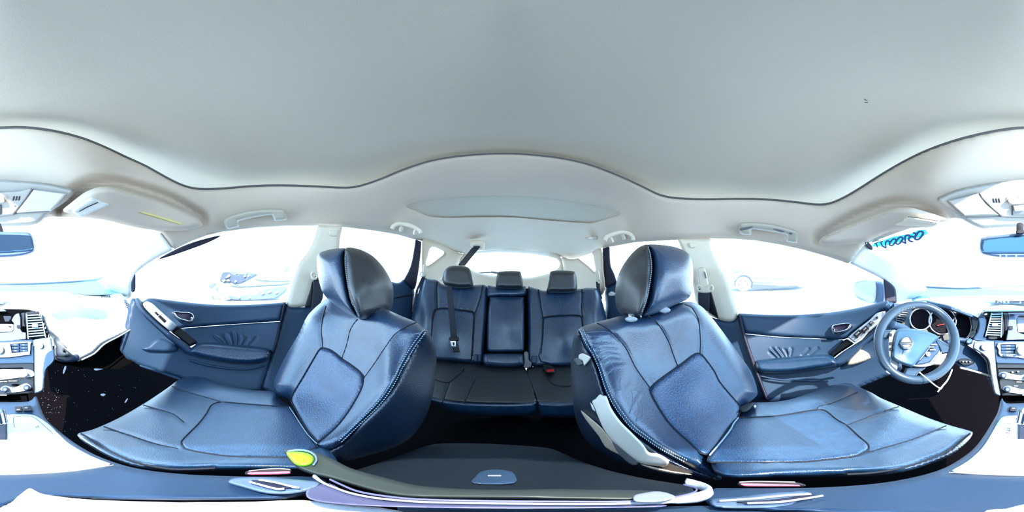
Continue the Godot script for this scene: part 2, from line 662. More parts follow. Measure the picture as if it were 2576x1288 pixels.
func roof() -> void:
	var o := thing("ceiling", "grey woven headliner with a recessed middle panel over the whole cabin", "ceiling", Vector3(0, 1.3, -2), "", "structure")
	var edge := C("-420,372 -260,346 -140,330 -60,321 0,318 60,317 130,325 200,342 260,365 320,393 370,416 420,444 460,463 500,472 560,471 620,466 700,463 800,466 870,469 910,463 960,446 1010,425 1080,402 1150,390 1220,384 1288,383 1350,387 1420,396 1490,413 1560,440 1620,468 1660,487 1700,495 1770,498 1850,497 1920,498 1990,504 2050,511 2085,509 2120,495 2160,472 2210,440 2270,405 2330,376 2400,351 2470,333 2530,322 2576,318 2640,320 2716,330 2836,346 2996,372", false, 3)
	var s := Surf.new("0,318,2.02 0,0,1.22 1288,0,1.22 2576,0,1.22 2576,318,2.02 1288,383,2.70 560,470,2.70 2050,508,2.70 880,468,2.8 1690,495,2.8 320,393,2.4 2270,405,2.4 0,-80,1.1 2576,-80,1.1 1288,-80,1.1 1288,200,1.85 -420,-80,1.1 2996,-80,1.1 -420,372,2.0 2996,372,2.0 1490,413,2.74 1080,402,2.74 1590,450,2.79 990,434,2.79")
	var top := edge.duplicate()
	for i in top.size():
		top[i].y += 26.0
	top.append_array(S("2996,-90 1288,-90 -420,-90"))
	var over := BoxMesh.new()
	over.size = Vector3(2.6, 0.05, 1.85)
	over.material = M.shade
	hang("unseen_sun_slab", o, over).position += Vector3(0, 1.67, -0.65)  # unseen slab added over the eye
	for q in ["2174,249 2182,252 2182,254 2174,251", "2175,257 2184,257 2184,259 2175,259"]:
		relief("scuff_mark", o, M.seal, S(q), s, {"step": 1.2, "r": 0.5, "rd": 0.0005, "lift": -0.097, "thick": 0.004})
	relief("lining_panel", o, M.shade, top, s, {"step": 20.0, "r": 40.0, "rd": 0.02, "lift": -0.10, "thick": 0.05})
	var b := Surf.new("0,318,2.02 2576,318,2.02 1288,383,2.70 560,470,2.66 2050,508,2.66 880,468,2.78 1690,495,2.78 320,393,2.36 2270,405,2.36 0,455,2.12 0,560,2.2 2576,455,2.12 2576,560,2.2 435,628,2.5 560,583,2.72 790,567,2.86 1045,603,3.35 1170,640,3.95 1288,630,4.0 1410,640,3.95 1527,622,3.35 1705,603,2.86 1790,600,2.82 2080,645,2.66 1288,520,3.3 1060,500,3.05 1540,510,3.05 250,450,2.2 2330,450,2.2 -420,372,2.0 2996,372,2.0 -420,600,2.2 2996,600,2.2 1490,413,2.74 1080,402,2.74 1590,450,2.79 990,434,2.79")
	b.bumps = [[700.0, 500.0, 200.0, 30.0, 0.015], [1288.0, 440.0, 260.0, 40.0, 0.03]]
	b.crease(C("150,528 206,478 245,462 290,461 340,474 400,492 450,514 508,550", false, 3), 15.0, 0.09)  # recess added in the lining to hold shade above the visor
	b.crease(C("2064,598 2100,574 2152,548 2208,527 2250,514 2300,514 2350,528 2390,545", false, 3), 15.0, 0.09)  # same shade recess, shaped in above the driver visor
	var line := PackedVector3Array()
	for q in edge:
		line.append(P(q.x, q.y + 3.0, b.at(q.x, q.y) + 0.008))
	tube("lining_shade_line", o, M.seal, line, 0.005, false, 6)  # dark bar paints the shading line along the recessed panel
	var ring := edge.duplicate()
	ring.append_array(S("2996,600 2716,580 2576,572 2480,560 2400,548 2330,560 2200,606 2176,614 2136,664 2080,645 2020,628 1960,615 1900,605 1850,601 1790,600 1705,603 1600,609 1535,621 1514,624 1480,640 1440,652 1410,646 1380,634 1288,627 1200,630 1170,640 1150,634 1100,612 1060,606 1045,603 1000,590 940,580 872,572 800,568 720,568 640,573 560,583 520,592 480,607 436,629 404,584 330,560 220,548 130,545 0,572 -140,580 -420,600"))
	var hole := C("1018,517 1062,506 1139,497 1242,492 1344,495 1447,508 1524,522 1565,537 1536,548 1498,560 1472,561 1396,556 1293,547 1216,546 1139,548 1103,547 1075,543 1045,530", true, 3)
	relief("lining_border", o, M.lining, [ring, hole], b, {"step": 9.0, "r": 14.0, "rd": 0.03, "thick": 0.03})
	var h2 := PackedVector2Array()
	for p in hole:
		h2.append((p - Vector2(1290, 526)) * 1.12 + Vector2(1290, 526))
	relief("sunshade_panel", o, M.shade, h2, b, {"step": 12.0, "r": 6.0, "rd": 0.005, "lift": -0.05, "thick": 0.03})


func pane(label: String, outline: PackedVector2Array, surf: Surf) -> void:
	var n := 1
	while root_names.has("window_%d" % n):
		n += 1
	var o := relief("window_%d" % n, self, M.glass, outline, surf, {"step": 24.0, "r": 1.0, "rd": 0.0, "thick": 0.005})
	tag(o, label, "window", "", "structure")


func trim(label: String, parts: Array, m: Material, surf: Surf, o := {}) -> Node3D:
	var n := 1
	while root_names.has("trim_%d" % n):
		n += 1
	var t := thing("trim_%d" % n, label, "pillar trim", Vector3(0, 0.6, -2.5), "", "structure")
	for p in parts:
		relief(p[0], t, p[2] if p.size() > 2 else m, p[1], surf, o)
	return t


func shell() -> void:
	var f := thing("floor", "dark worn car carpet with lint and crumbs in the footwells", "floor", Vector3(0, 0, -2), "", "structure")
	var fs := Surf.new("-60,1110,2.35 200,1110,2.35 330,880,2.95 0,880,2.75 200,990,2.6 500,1110,2.35 1288,1062,2.62 1288,1105,2.38 1288,1250,1.81 900,1150,2.16 1700,1150,2.16 2100,1110,2.35 2330,880,2.95 2640,880,2.75 2400,990,2.6 2640,1110,2.35 600,1250,1.81 2000,1250,1.81 0,1250,1.81 2576,1250,1.81 800,1000,3.07 1288,1000,3.07 1800,1000,3.07")
	relief("carpet", f, M.carpet, S("-60,870 340,870 470,930 800,940 1000,960 1600,960 1800,960 2100,930 2640,870 2640,1250 -60,1250"), fs, {"step": 20.0, "r": 2.0, "rd": 0.0, "thick": 0.05})
	var under := BoxMesh.new()
	under.size = Vector3(4.4, 0.06, 2.7)
	under.material = M.carpet
	hang("added_floor_slab", f, under).position += Vector3(0, -0.06, -0.55)  # unseen floor added behind the eye to cut light from below
	var fw := thing("added_wall_front", "dark bulkhead set unseen behind the eye to block low light", "added_bulkhead", Vector3(0, 0, 0.75), "", "structure")
	var bulk := BoxMesh.new()
	bulk.size = Vector3(4.4, 0.78, 0.08)
	bulk.material = M.plastic
	hang("added_bulkhead", fw, bulk).position += Vector3(0, 0.39, 0.75)  # unseen wall, added to keep low light off the seats
	# rear hatch and quarter panels
	var hs := Surf.new("1150,620,3.9 1420,620,3.9 1150,740,3.85 1420,740,3.85 1288,630,4.0 1288,700,4.15 1060,620,3.4 1500,620,3.4 1060,740,3.3 1515,740,3.3 1100,650,3.6 1470,650,3.6")
	var glass := C("1168,652 1178,643 1191,638 1242,635 1293,636 1344,640 1390,648 1404,655 1408,664 1404,674 1380,688 1332,698 1306,697 1242,693 1203,686 1183,678 1170,668", true, 3)
	trim("pale beige tailgate trim framing the rear glass behind the rear bench", [["frame", [C("1152,667 1156,652 1164,640 1180,628 1210,620 1288,618 1370,624 1396,634 1410,646 1416,662 1420,690 1424,740 1150,740 1150,690", true, 3), glass]]], M.beige, hs, {"step": 5.0, "r": 9.0, "rd": 0.03})
	pane("wide curved rear glass of the tailgate with a wiper", C("1160,640 1288,626 1410,640 1416,665 1400,682 1332,704 1242,700 1176,684", true, 3), Surf.new("1150,620,3.95 1420,620,3.95 1288,710,4.2"))
	trim("beige quarter panel trim with a small triangular window, rear corner on the passenger side", [["panel", [C("1062,606 1076,602 1110,612 1150,634 1166,640 1156,654 1150,680 1148,740 1060,740 1062,690", true, 3), C("1086,621 1114,631 1117,637 1109,645 1073,670 1076,645", true, 3)]]], M.beige, hs, {"step": 4.0, "r": 7.0, "rd": 0.03, "lift": 0.05})
	trim("beige quarter panel trim with a small triangular window, rear corner on the driver side", [["panel", [C("1512,624 1480,640 1440,652 1412,646 1418,668 1424,740 1516,742 1518,680", true, 3), C("1456,647 1462,643 1488,637 1494,654 1498,685 1483,672 1458,652", true, 3)]]], M.beige, hs, {"step": 4.0, "r": 7.0, "rd": 0.03, "lift": 0.05})
	pane("small triangular quarter glass on the passenger side", C("1080,615 1120,627 1122,640 1068,676", true, 3), Surf.new("1060,620,3.5 1120,620,3.7 1060,690,3.5"))
	pane("small triangular quarter glass on the driver side", C("1450,648 1460,638 1492,632 1503,692 1480,676", true, 3), Surf.new("1450,620,3.7 1510,620,3.5 1510,690,3.5"))
	var wiper := thing("rear_wiper", "thin black wiper resting on the lower left of the rear glass", "wiper", P(1230, 686, 4.17))
	tube("wiper_arm", wiper, M.ink, PackedVector3Array([P(1262, 691, 4.16), P(1250, 686, 4.17), P(1236, 684, 4.17)]), 0.008, false, 6)
	tube("wiper_blade", wiper, M.ink, PackedVector3Array([P(1202, 687, 4.17), P(1236, 685, 4.17), P(1258, 689, 4.17)]), 0.006, false, 6)
	# door pillars
	var bs := Surf.new("722,757,2.72 799,570,2.8 860,570,2.86 790,770,2.8 690,985,2.62 655,970,2.6 840,800,2.9")
	var t := trim("pale upper trim of the door pillar beside the passenger seat", [["upper_trim", C("799,566 799,566 862,569 862,569 855,602 850,640 815,700 800,770 784,770 734,774 722,768 722,757 748,670 770,640 786,612 796,580", true, 3)]], M.cream, bs, {"step": 5.0, "r": 10.0, "rd": 0.025})
	relief("lower_trim", t, M.plastic, S("719,762 734,774 784,771 830,760 850,800 790,1000 700,1000 655,975 684,885"), bs, {"step": 6.0, "r": 8.0, "rd": 0.02, "lift": -0.02})
	relief("cover_cap", t, M.cream, C("829,580 835,579 847,580 850,584 848,593 842,595 830,593 827,587", true, 3), bs, {"step": 2.0, "r": 3.0, "rd": 0.006, "lift": 0.015})
	var ds := Surf.new("1857,790,2.72 1790,600,2.82 1704,600,2.86 1785,770,2.8 1900,980,2.62 1930,1000,2.6 1740,800,2.9")
	t = trim("pale upper trim of the door pillar beside the driver seat", [["upper_trim", C("1704,600 1704,600 1792,600 1792,600 1786,616 1805,662 1831,707 1849,766 1856,790 1844,808 1808,804 1756,770 1743,717 1724,650 1713,622", true, 3)]], M.cream, ds, {"step": 5.0, "r": 10.0, "rd": 0.025})
	relief("lower_trim", t, M.plastic, S("1857,788 1844,808 1808,804 1770,790 1740,800 1800,900 1880,1010 1932,1005"), ds, {"step": 6.0, "r": 8.0, "rd": 0.02, "lift": -0.02})
	relief("cover_cap", t, M.cream, C("1732,612 1738,610 1748,611 1752,615 1750,622 1744,624 1735,622", true, 3), ds, {"step": 2.0, "r": 3.0, "rd": 0.006, "lift": 0.015})
	# windscreen pillars
	var ps := Surf.new("404,584,2.45 436,629,2.5 330,700,2.6 250,740,2.75 300,640,2.5")
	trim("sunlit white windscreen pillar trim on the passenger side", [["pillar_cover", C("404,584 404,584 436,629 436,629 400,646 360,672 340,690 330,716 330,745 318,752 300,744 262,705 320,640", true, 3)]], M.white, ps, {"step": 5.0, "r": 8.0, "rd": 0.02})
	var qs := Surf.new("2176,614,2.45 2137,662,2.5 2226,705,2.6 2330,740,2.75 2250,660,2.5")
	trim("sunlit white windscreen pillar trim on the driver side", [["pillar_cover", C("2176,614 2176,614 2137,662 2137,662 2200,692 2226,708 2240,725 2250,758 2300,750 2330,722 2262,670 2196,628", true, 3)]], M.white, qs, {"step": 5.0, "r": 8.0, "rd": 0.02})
	# glass
	pane("passenger front door glass with wrecked cars seen through it", S("340,690 436,620 560,575 799,560 806,580 760,660 722,775 360,775 335,750"), Surf.new("340,690,2.6 799,560,2.88 722,775,2.8 360,775,2.55"))
	pane("driver front door glass with a parked car seen through it", S("1785,592 1900,597 2137,655 2226,705 2235,770 1857,800 1850,760 1805,660"), Surf.new("1790,600,2.88 2226,705,2.65 1857,800,2.8 2230,780,2.6"))
	pane("rear door glass behind the passenger seat", S("850,565 940,574 1045,598 1034,668 1010,720 850,720"), Surf.new("850,565,2.98 1045,598,3.4 1010,720,3.3 850,720,2.98"))
	pane("rear door glass behind the driver seat", S("1530,615 1600,603 1715,598 1725,640 1725,740 1552,716"), Surf.new("1530,615,3.4 1715,598,2.98 1725,740,2.98 1552,716,3.3"))
	pane("left half of the bright windscreen above the passenger dashboard", S("-60,560 130,540 330,552 404,580 330,690 250,712 0,722 -60,722"), Surf.new("0,560,2.4 400,560,2.6 300,712,3.0 0,722,2.95"))
	pane("right half of the bright windscreen above the driver dashboard", S("2176,610 2400,545 2640,560 2640,722 2330,722 2240,690"), Surf.new("2176,610,2.55 2576,560,2.4 2576,722,2.95 2330,722,3.0"))




func door(label: String) -> Node3D:
	var n := 1
	while root_names.has("door_%d" % n):
		n += 1
	return thing("door_%d" % n, label, "car door", Vector3(0, 0.4, -2.5), "", "structure")


func doors() -> void:
	# passenger front door
	var o := door("dark leather inner card of the front passenger door with a long armrest and white switch plate")
	var s := Surf.new("345,750,2.33 540,766,2.62 716,762,2.74 345,880,2.30 540,850,2.55 690,870,2.68 400,940,2.36 660,972,2.60 300,930,2.28 530,940,2.5")
	var up := Surf.new("345,750,2.33 540,766,2.62 716,762,2.74 345,880,2.30 540,850,2.55 690,870,2.68")
	relief("upper_panel", o, M.plastic, C("363,757 363,757 377,750 418,754 477,761 536,766 595,767 654,765 719,760 719,760 713,785 706,808 706,808 660,811 600,815 536,819 490,823 455,826 430,835 400,815 340,770", true, 3), up, {"step": 4.0, "r": 12.0, "rd": 0.03, "lift": 0.012})
	for l in ["538,846 550,856 560,864", "564,842 570,853 575,865", "585,836 588,850 591,866", "602,846 601,856 598,867", "623,851 617,860 610,869", "645,850 637,860 628,870"]:
		s.crease(C(l, false, 3), 3.0, 0.007)
	for l in ["552,845 562,855 569,865", "577,842 581,853 584,866", "594,840 595,853 594,867", "612,848 609,858 604,868"]:
		s.crease(C(l, false, 3), 3.0, -0.005)
	relief("insert_panel", o, M.plastic, C("448,827 459,826 536,820 620,814 706,809 706,809 695,866 686,886 670,880 600,876 500,870 470,850", true, 3), s, {"step": 2.5, "r": 4.0, "rd": 0.006, "lift": -0.008})
	relief("lower_panel", o, M.plastic, S("330,750 352,752 400,815 474,886 500,880 684,880 684,886 672,935 655,985 600,990 453,953 405,937 358,922 320,905 300,880"), s, {"step": 6.0, "r": 6.0, "rd": 0.015, "lift": -0.015})
	relief("armrest", o, M.leather, C("476,880 498,864 530,862 566,865 610,869 654,873 676,878 680,886 679,894 674,905 660,912 620,916 570,912 530,905 500,898 478,890", true, 3), s, {"step": 3.0, "r": 13.0, "rd": 0.05, "lift": 0.06, "thick": 0.1})
	seam("piping", o, M.dark_thread, C("484,884 520,890 570,896 620,899 676,892", false, 3), s, 0.003, 0.052)
	seam("piping", o, M.plastic, C("480,906 520,918 570,926 625,928 668,918", false, 3), s, 0.005, 0.01)
	relief("pocket_lip", o, M.plastic, C("356,918 405,934 453,950 453,956 405,940 356,924", true, 3), s, {"step": 2.5, "r": 3.0, "rd": 0.01, "lift": 0.03})
	relief("grab_arm", o, M.plastic, C("340,752 352,752 364,775 397,810 432,838 467,862 483,876 500,884 500,890 478,892 462,880 430,855 385,815 350,780", true, 3), s, {"step": 3.0, "r": 8.0, "rd": 0.03, "lift": 0.04})
	relief("pull_cup", o, M.black, S("447,823 459,828 500,862 478,872 466,862 431,836"), s, {"step": 3.0, "r": 4.0, "rd": 0.02, "lift": 0.0})
	relief("speaker_pod", o, M.plastic, C("355,876 374,868 400,850 440,866 449,876 440,886 400,886 370,884", true, 3), s, {"step": 3.0, "r": 8.0, "rd": 0.02, "lift": 0.004})
	relief("weatherstrip", o, M.rubber, S("713,762 720,760 709,806 696,866 687,887 682,886 690,864 704,808"), s, {"step": 2.0, "r": 3.0, "rd": 0.012, "lift": 0.03})
	var sp := relief("switch_plate", o, M.silver, C("359,764 359,764 369,758 384,764 397,776 422,798 446,819 446,819 430,835 430,835 397,808 365,776", true, 3), s, {"step": 3.0, "r": 4.0, "rd": 0.012, "lift": 0.065})
	for q in ["388,786 393,784 400,791 396,794", "397,796 403,792 419,807 413,812"]:
		relief("switch", sp, M.black, S(q), s, {"step": 1.5, "r": 2.0, "rd": 0.004, "lift": 0.07})
	handle(o, s, C("433,787 437,783 455,784 477,785 487,791 490,800 487,809 477,813 462,811 448,804 437,795", true, 3), C("435,788 441,786 448,795 458,800 470,803 478,804 478,796 486,798 487,808 476,811 458,807 444,800", true, 3))
	# driver door
	o = door("dark leather inner card of the driver door with window switches on a silver plate")
	s = Surf.new("2231,750,2.33 2036,790,2.62 1860,790,2.74 2231,880,2.30 2036,870,2.55 1886,890,2.68 2176,950,2.36 1916,995,2.60 2276,930,2.28 2046,960,2.5")
	up = Surf.new("2231,750,2.33 2036,790,2.62 1860,790,2.74 2231,880,2.30 2036,870,2.55 1886,890,2.68")
	relief("upper_panel", o, M.plastic, C("1857,788 1857,788 1919,791 1969,792 2019,791 2093,785 2168,772 2234,755 2234,755 2240,780 2215,785 2190,805 2150,835 2123,854 2044,851 1969,848 1872,839 1872,839 1862,812", true, 3), up, {"step": 4.0, "r": 12.0, "rd": 0.03, "lift": 0.012})
	for l in ["1937,887 1945,893 1953,900", "1943,877 1953,888 1963,900", "1957,877 1966,888 1973,899", "1974,880 1979,888 1982,898", "1992,877 1990,886 1987,896", "2018,894 2027,887 2035,878", "2036,893 2047,885 2058,876"]:
		s.crease(C(l, false, 3), 3.0, 0.007)
	for l in ["1938,880 1948,890 1958,900", "1951,878 1960,888 1968,899", "1983,880 1985,888 1984,897"]:
		s.crease(C(l, false, 3), 3.0, -0.005)
	relief("insert_panel", o, M.plastic, C("1872,840 1872,840 1920,845 1969,849 2044,852 2123,855 2123,855 2100,885 2081,900 2000,905 1895,915 1895,915 1882,884", true, 3), s, {"step": 2.5, "r": 4.0, "rd": 0.006, "lift": -0.008})
	relief("lower_panel", o, M.plastic, S("1885,905 2090,905 2113,918 2250,760 2270,930 2160,975 2040,1005 1928,1010 1902,946"), s, {"step": 6.0, "r": 6.0, "rd": 0.015, "lift": -0.015})
	relief("armrest", o, M.leather, C("1899,912 1905,906 1919,904 1960,900 1994,897 2040,893 2081,892 2100,900 2108,916 2093,923 2044,931 1994,938 1950,940 1912,938 1900,926", true, 3), s, {"step": 3.0, "r": 13.0, "rd": 0.05, "lift": 0.06, "thick": 0.1})
	seam("piping", o, M.dark_thread, C("1906,922 1960,925 2010,923 2060,917 2098,910", false, 3), s, 0.003, 0.052)
	seam("piping", o, M.plastic, C("1907,944 1935,951 1969,956 2019,958 2060,956 2098,949", false, 3), s, 0.005, 0.01)
	relief("grab_arm", o, M.plastic, C("2240,790 2226,790 2207,822 2180,846 2150,866 2120,885 2095,905 2088,912 2108,921 2130,912 2143,901 2168,876 2200,846 2232,816", true, 3), s, {"step": 3.0, "r": 8.0, "rd": 0.03, "lift": 0.04})
	relief("pull_cup", o, M.black, S("2131,852 2123,856 2083,891 2098,900 2110,890 2150,864"), s, {"step": 3.0, "r": 4.0, "rd": 0.02, "lift": 0.0})
	var pod := relief("speaker_pod", o, M.beige, C("2135,906 2145,892 2163,879 2185,889 2190,901 2190,901 2168,911 2133,919", true, 3), s, {"step": 2.5, "r": 4.0, "rd": 0.01, "lift": 0.012})  # beige puts sunlight into the colour of this corner
	pod.set_meta("label", "corner of the speaker pod with sunlight painted in beige")
	relief("weatherstrip", o, M.rubber, S("1856,789 1863,790 1874,836 1890,884 1906,930 1935,1007 1927,1007 1894,925 1880,884 1865,836"), s, {"step": 2.0, "r": 3.0, "rd": 0.012, "lift": 0.03})
	sp = relief("switch_plate", o, M.silver, C("2132,849 2132,849 2160,826 2185,807 2203,790 2215,785 2228,787 2228,787 2222,800 2207,817 2168,849 2150,863 2150,863", true, 3), s, {"step": 3.0, "r": 4.0, "rd": 0.012, "lift": 0.065})
	for q in ["2145,842 2161,828 2173,836 2156,852", "2165,829 2178,818 2188,827 2174,840", "2183,813 2192,806 2201,813 2192,821"]:
		relief("switch_bank", sp, M.black, S(q), s, {"step": 1.5, "r": 2.0, "rd": 0.004, "lift": 0.07})
	for q in ["2150,842 2159,834 2163,837 2154,845", "2157,847 2165,840 2169,836 2166,843 2158,850", "2170,830 2177,823 2180,826 2173,833", "2175,836 2182,829 2185,828 2177,838", "2187,813 2192,808 2195,811 2190,816", "2191,817 2196,812 2199,814 2193,820"]:
		relief("switch", sp, M.grey, S(q), s, {"step": 1.2, "r": 1.5, "rd": 0.004, "lift": 0.076})
	relief("lock_knob", sp, M.black, circ(2206, 799, 3.2), s, {"step": 1.0, "r": 1.5, "rd": 0.003, "lift": 0.072})
	handle(o, s, C("2091,824 2096,817 2118,813 2138,812 2145,817 2143,825 2132,833 2118,837 2104,841 2096,841 2092,834", true, 3), C("2096,830 2102,824 2104,832 2118,830 2130,825 2136,816 2143,815 2142,824 2133,832 2118,836 2098,838", true, 3))
	# rear doors, seen past the seats
	o = door("dark rear door behind the passenger seat with a black window frame")
	s = Surf.new("960,710,3.05 1045,605,3.4 1060,610,3.42 1040,760,3.25 960,800,3.0")
	relief("card", o, M.plastic, C("940,708 1000,712 1017,703 1042,727 1040,770 1034,812 940,812", true, 3), s, {"step": 4.0, "r": 8.0, "rd": 0.03})
	relief("window_frame", o, M.rubber, C("1045,602 1045,602 1060,608 1060,608 1057,650 1050,700 1043,728 1030,718 1015,705 1015,705 1026,685 1034,665 1040,635", true, 3), s, {"step": 2.5, "r": 4.0, "rd": 0.02, "lift": 0.03})
	seam("trim_line", o, M.black, C("985,752 1010,746 1040,742", false, 3), s, 0.004, 0.006)
	o = door("dark rear door behind the driver seat with a black window frame and a sun patch painted white on its sill")
	s = Surf.new("1620,710,3.05 1534,605,3.4 1516,610,3.42 1530,760,3.25 1620,800,3.0")
	relief("card", o, M.plastic, C("1640,708 1580,712 1551,708 1524,722 1524,770 1530,812 1640,812", true, 3), s, {"step": 4.0, "r": 8.0, "rd": 0.03})
	relief("window_frame", o, M.rubber, C("1534,621 1534,621 1516,624 1516,624 1516,660 1520,700 1523,724 1536,718 1552,710 1552,710 1546,690 1537,670 1535,650", true, 3), s, {"step": 2.5, "r": 4.0, "rd": 0.02, "lift": 0.03})
	relief("painted_sun_patch", o, M.white, C("1530,740 1538,733 1548,738 1546,743 1534,744", true, 3), s, {"step": 1.5, "r": 2.0, "rd": 0.005, "lift": 0.02})  # white patch paints a spot of sun on the door


func handle(o: Node, s: Surf, bezel: PackedVector2Array, lever: PackedVector2Array) -> void:
	var b := relief("door_handle", o, M.chrome, bezel, s, {"step": 1.5, "r": 3.0, "rd": 0.008, "lift": 0.024})
	var mid := Vector2.ZERO
	for p in bezel:
		mid += p / bezel.size()
	var inner := PackedVector2Array()
	for p in bezel:
		inner.append(mid + (p - mid) * 0.86)
	relief("recess", b, M.rubber, inner, s, {"step": 1.5, "r": 4.0, "rd": -0.01, "lift": 0.026, "thick": 0.015})
	relief("lever", b, M.chrome, lever, s, {"step": 1.2, "r": 3.5, "rd": 0.015, "lift": 0.045})


func passenger_seat() -> void:
	var o := thing("front_seat", "dark leather passenger front seat, left of the two front seats, intact stitching", "car seat", Vector3(-0.9, 0.1, -1.9))
	# cushion
	var s := Surf.new("470,950,2.36 560,1013,2.05 700,990,2.13 795,1117,1.66 361,1016,2.02 240,1078,1.75 195,1095,1.70 456,1114,1.62 300,1159,1.48 361,1174,1.43 541,1179,1.40 752,1177,1.41 632,1090,1.70 430,1045,1.88")
	s.bumps = [[400.0, 1030.0, 90.0, 50.0, 0.03], [540.0, 1165.0, 200.0, 25.0, 0.03], [560.0, 975.0, 120.0, 22.0, 0.04]]
	var side := C("433,972 460,983 496,994 530,1003 554,1011", false, 3)
	var mid := C("361,1019 400,1031 436,1042 463,1063", false, 3)
	var near := C("261,1073 300,1087 331,1097 391,1117 448,1129", false, 3)
	var front := C("204,1091 220,1100 234,1109 258,1124 285,1139 320,1155 361,1168 400,1176 451,1181 541,1178", false, 3)
	for l in [side, mid, near]:
		s.crease(l, 5.0, 0.012)
	s.crease(front, 6.0, 0.012)
	relief("cushion", o, M.leather, C("469,948 451,954 427,972 395,994 361,1016 300,1051 240,1078 205,1088 194,1092 198,1100 210,1112 255,1140 300,1161 361,1178 451,1186 541,1184 632,1182 752,1182 752,1182 850,1160 850,1160 790,1080 752,1051 734,1024 704,1005 692,986 632,981 572,971 526,954 496,947", true, 3), s, {"step": 5.0, "r": 30.0, "rd": 0.08, "thick": 0.12})
	var ins := C("557,1012 532,1019 520,1039 499,1066 463,1102 456,1113 460,1123 475,1132 557,1146 632,1150 722,1150 722,1150 800,1125 800,1125 728,1024 728,1024 680,1021 602,1015", true, 3)
	relief("cushion_insert", o, M.perforated, ins, s, {"step": 5.0, "r": 12.0, "rd": 0.02, "lift": 0.012, "thick": 0.03})
	rim_line(o, ins, s)
	for l in [side, near]:
		seam("seam", o, M.dark_thread, l, s, 0.0022, 0.0006)
	seam("seam", o, M.dark_thread, mid, s, 0.0022, 0.0006)
	seam("piping", o, M.dark_thread, front, s, 0.0026, 0.0006)
	# backrest
	var b := Surf.new("824,750,2.12 900,775,1.98 1012,796,1.82 1072,833,1.76 776,791,2.1 718,897,2.06 690,960,2.03 733,1005,2.0 798,1120,1.64 805,1142,1.60 911,1065,1.60 993,969,1.64 860,902,1.98 840,1000,1.92 950,900,1.84 880,840,1.98")
	b.bumps = [[845.0, 960.0, 60.0, 70.0, 0.03], [980.0, 920.0, 30.0, 90.0, 0.03]]
	var lv := C("820,770 812,800 809,829 810,850 812,875", false, 3)
	var mv := C("899,803 888,818 880,834 872,868 860,902", false, 3)
	var rv := C("1048,811 1030,818 1017,825 1000,836 988,847 969,874 945,910 913,955", false, 3)
	for l in [lv, mv, rv]:
		b.crease(l, 5.0, 0.007)
	relief("backrest", o, M.leather, C("824,750 850,757 900,772 950,772 978,781 1012,796 1048,811 1072,832 1072,838 1046,873 1017,921 993,969 959,1017 911,1065 858,1116 805,1142 783,1140 771,1110 742,1027 733,1007 709,996 694,980 690,959 718,897 752,839 776,791", true, 3), b, {"step": 5.0, "r": 40.0, "rd": 0.11, "thick": 0.14})
	var bi := C("733,1000 760,952 795,892 803,880 812,875 834,882 860,902 897,928 912,944 914,955 908,980 880,1030 845,1075 800,1112 800,1112 771,1080 742,1027", true, 3)
	relief("backrest_insert", o, M.perforated, bi, b, {"step": 5.0, "r": 12.0, "rd": 0.018, "lift": 0.012, "thick": 0.03})
	rim_line(o, bi, b)
	seam("frayed_edge", o, M.thread, C("728,1024 742,1045 758,1070 775,1094 797,1116", false, 3), s, 0.0016, 0.02)
	for l in [lv, mv, rv]:
		seam("seam", o, M.dark_thread, l, b, 0.0022, 0.0006)
	var sp := Surf.new("1072,832,1.77 1096,900,2.05 1060,1070,2.0 911,1066,1.62 805,1142,1.62 863,1159,1.75 988,1125,1.9 993,969,1.66 1040,1000,1.85")
	relief("side_panel", o, M.leather_dark, C("1070,830 1084,844 1096,878 1098,910 1096,945 1089,993 1070,1050 1036,1099 988,1127 921,1147 863,1160 800,1150 800,1140 858,1116 911,1065 959,1017 993,969 1017,921 1046,873", true, 3), sp, {"step": 6.0, "r": 16.0, "rd": 0.05, "thick": 0.1, "lift": -0.01})
	var edge := C("1072,838 1046,873 1017,921 993,969 959,1017 911,1065 858,1116", false, 4)
	for k in 2:
		var l2 := PackedVector2Array()
		for p in edge:
			l2.append(p + Vector2(-2 - 7 * k, -1 - 4 * k))
		stitches("stitching", o, M.thread, l2, b, 6.0, 2.0, -0.004 + 0.002 * k, 0.4)
	# headrest
	var hf := Surf.new("869,625,1.93 798,650,2.0 812,736,2.0 900,800,1.84 868,690,1.87 880,740,1.85")
	relief("headrest", o, M.leather, C("869,624 839,626 810,633 799,642 797,660 800,695 806,720 813,738 834,761 872,787 905,802 905,802 889,772 877,738 868,690 865,651 869,632", true, 3), hf, {"step": 4.0, "r": 36.0, "rd": 0.10, "thick": 0.1, "lift": 0.02})
	var hb := Surf.new("869,625,1.92 905,802,1.84 870,700,1.86 945,651,1.98 990,738,2.05 945,797,1.95 930,720,1.9")
	relief("headrest_shell", o, M.leather_black, C("869,624 897,625 921,634 945,650 969,679 986,712 990,738 987,772 978,782 945,797 916,802 903,802 889,772 877,738 868,690 865,651", true, 3), hb, {"step": 4.0, "r": 24.0, "rd": 0.07, "thick": 0.1, "lift": 0.01})
	stitches("stitching", o, M.thread, C("871,634 868,651 871,690 880,738 892,772 904,796", false, 4), hb, 5.0, 2.0, 0.0, 0.2)
	tube("headrest_post", o, M.chrome, smooth3(PackedVector3Array([P(948, 786, 1.95), P(950, 800, 1.93), P(952, 812, 1.93)])), 0.011)
	relief("post_guide", o, M.silver, circ(953, 808, 14, 5), Surf.new("950,800,1.91"), {"step": 2.0, "r": 4.0, "rd": 0.006, "thick": 0.02})


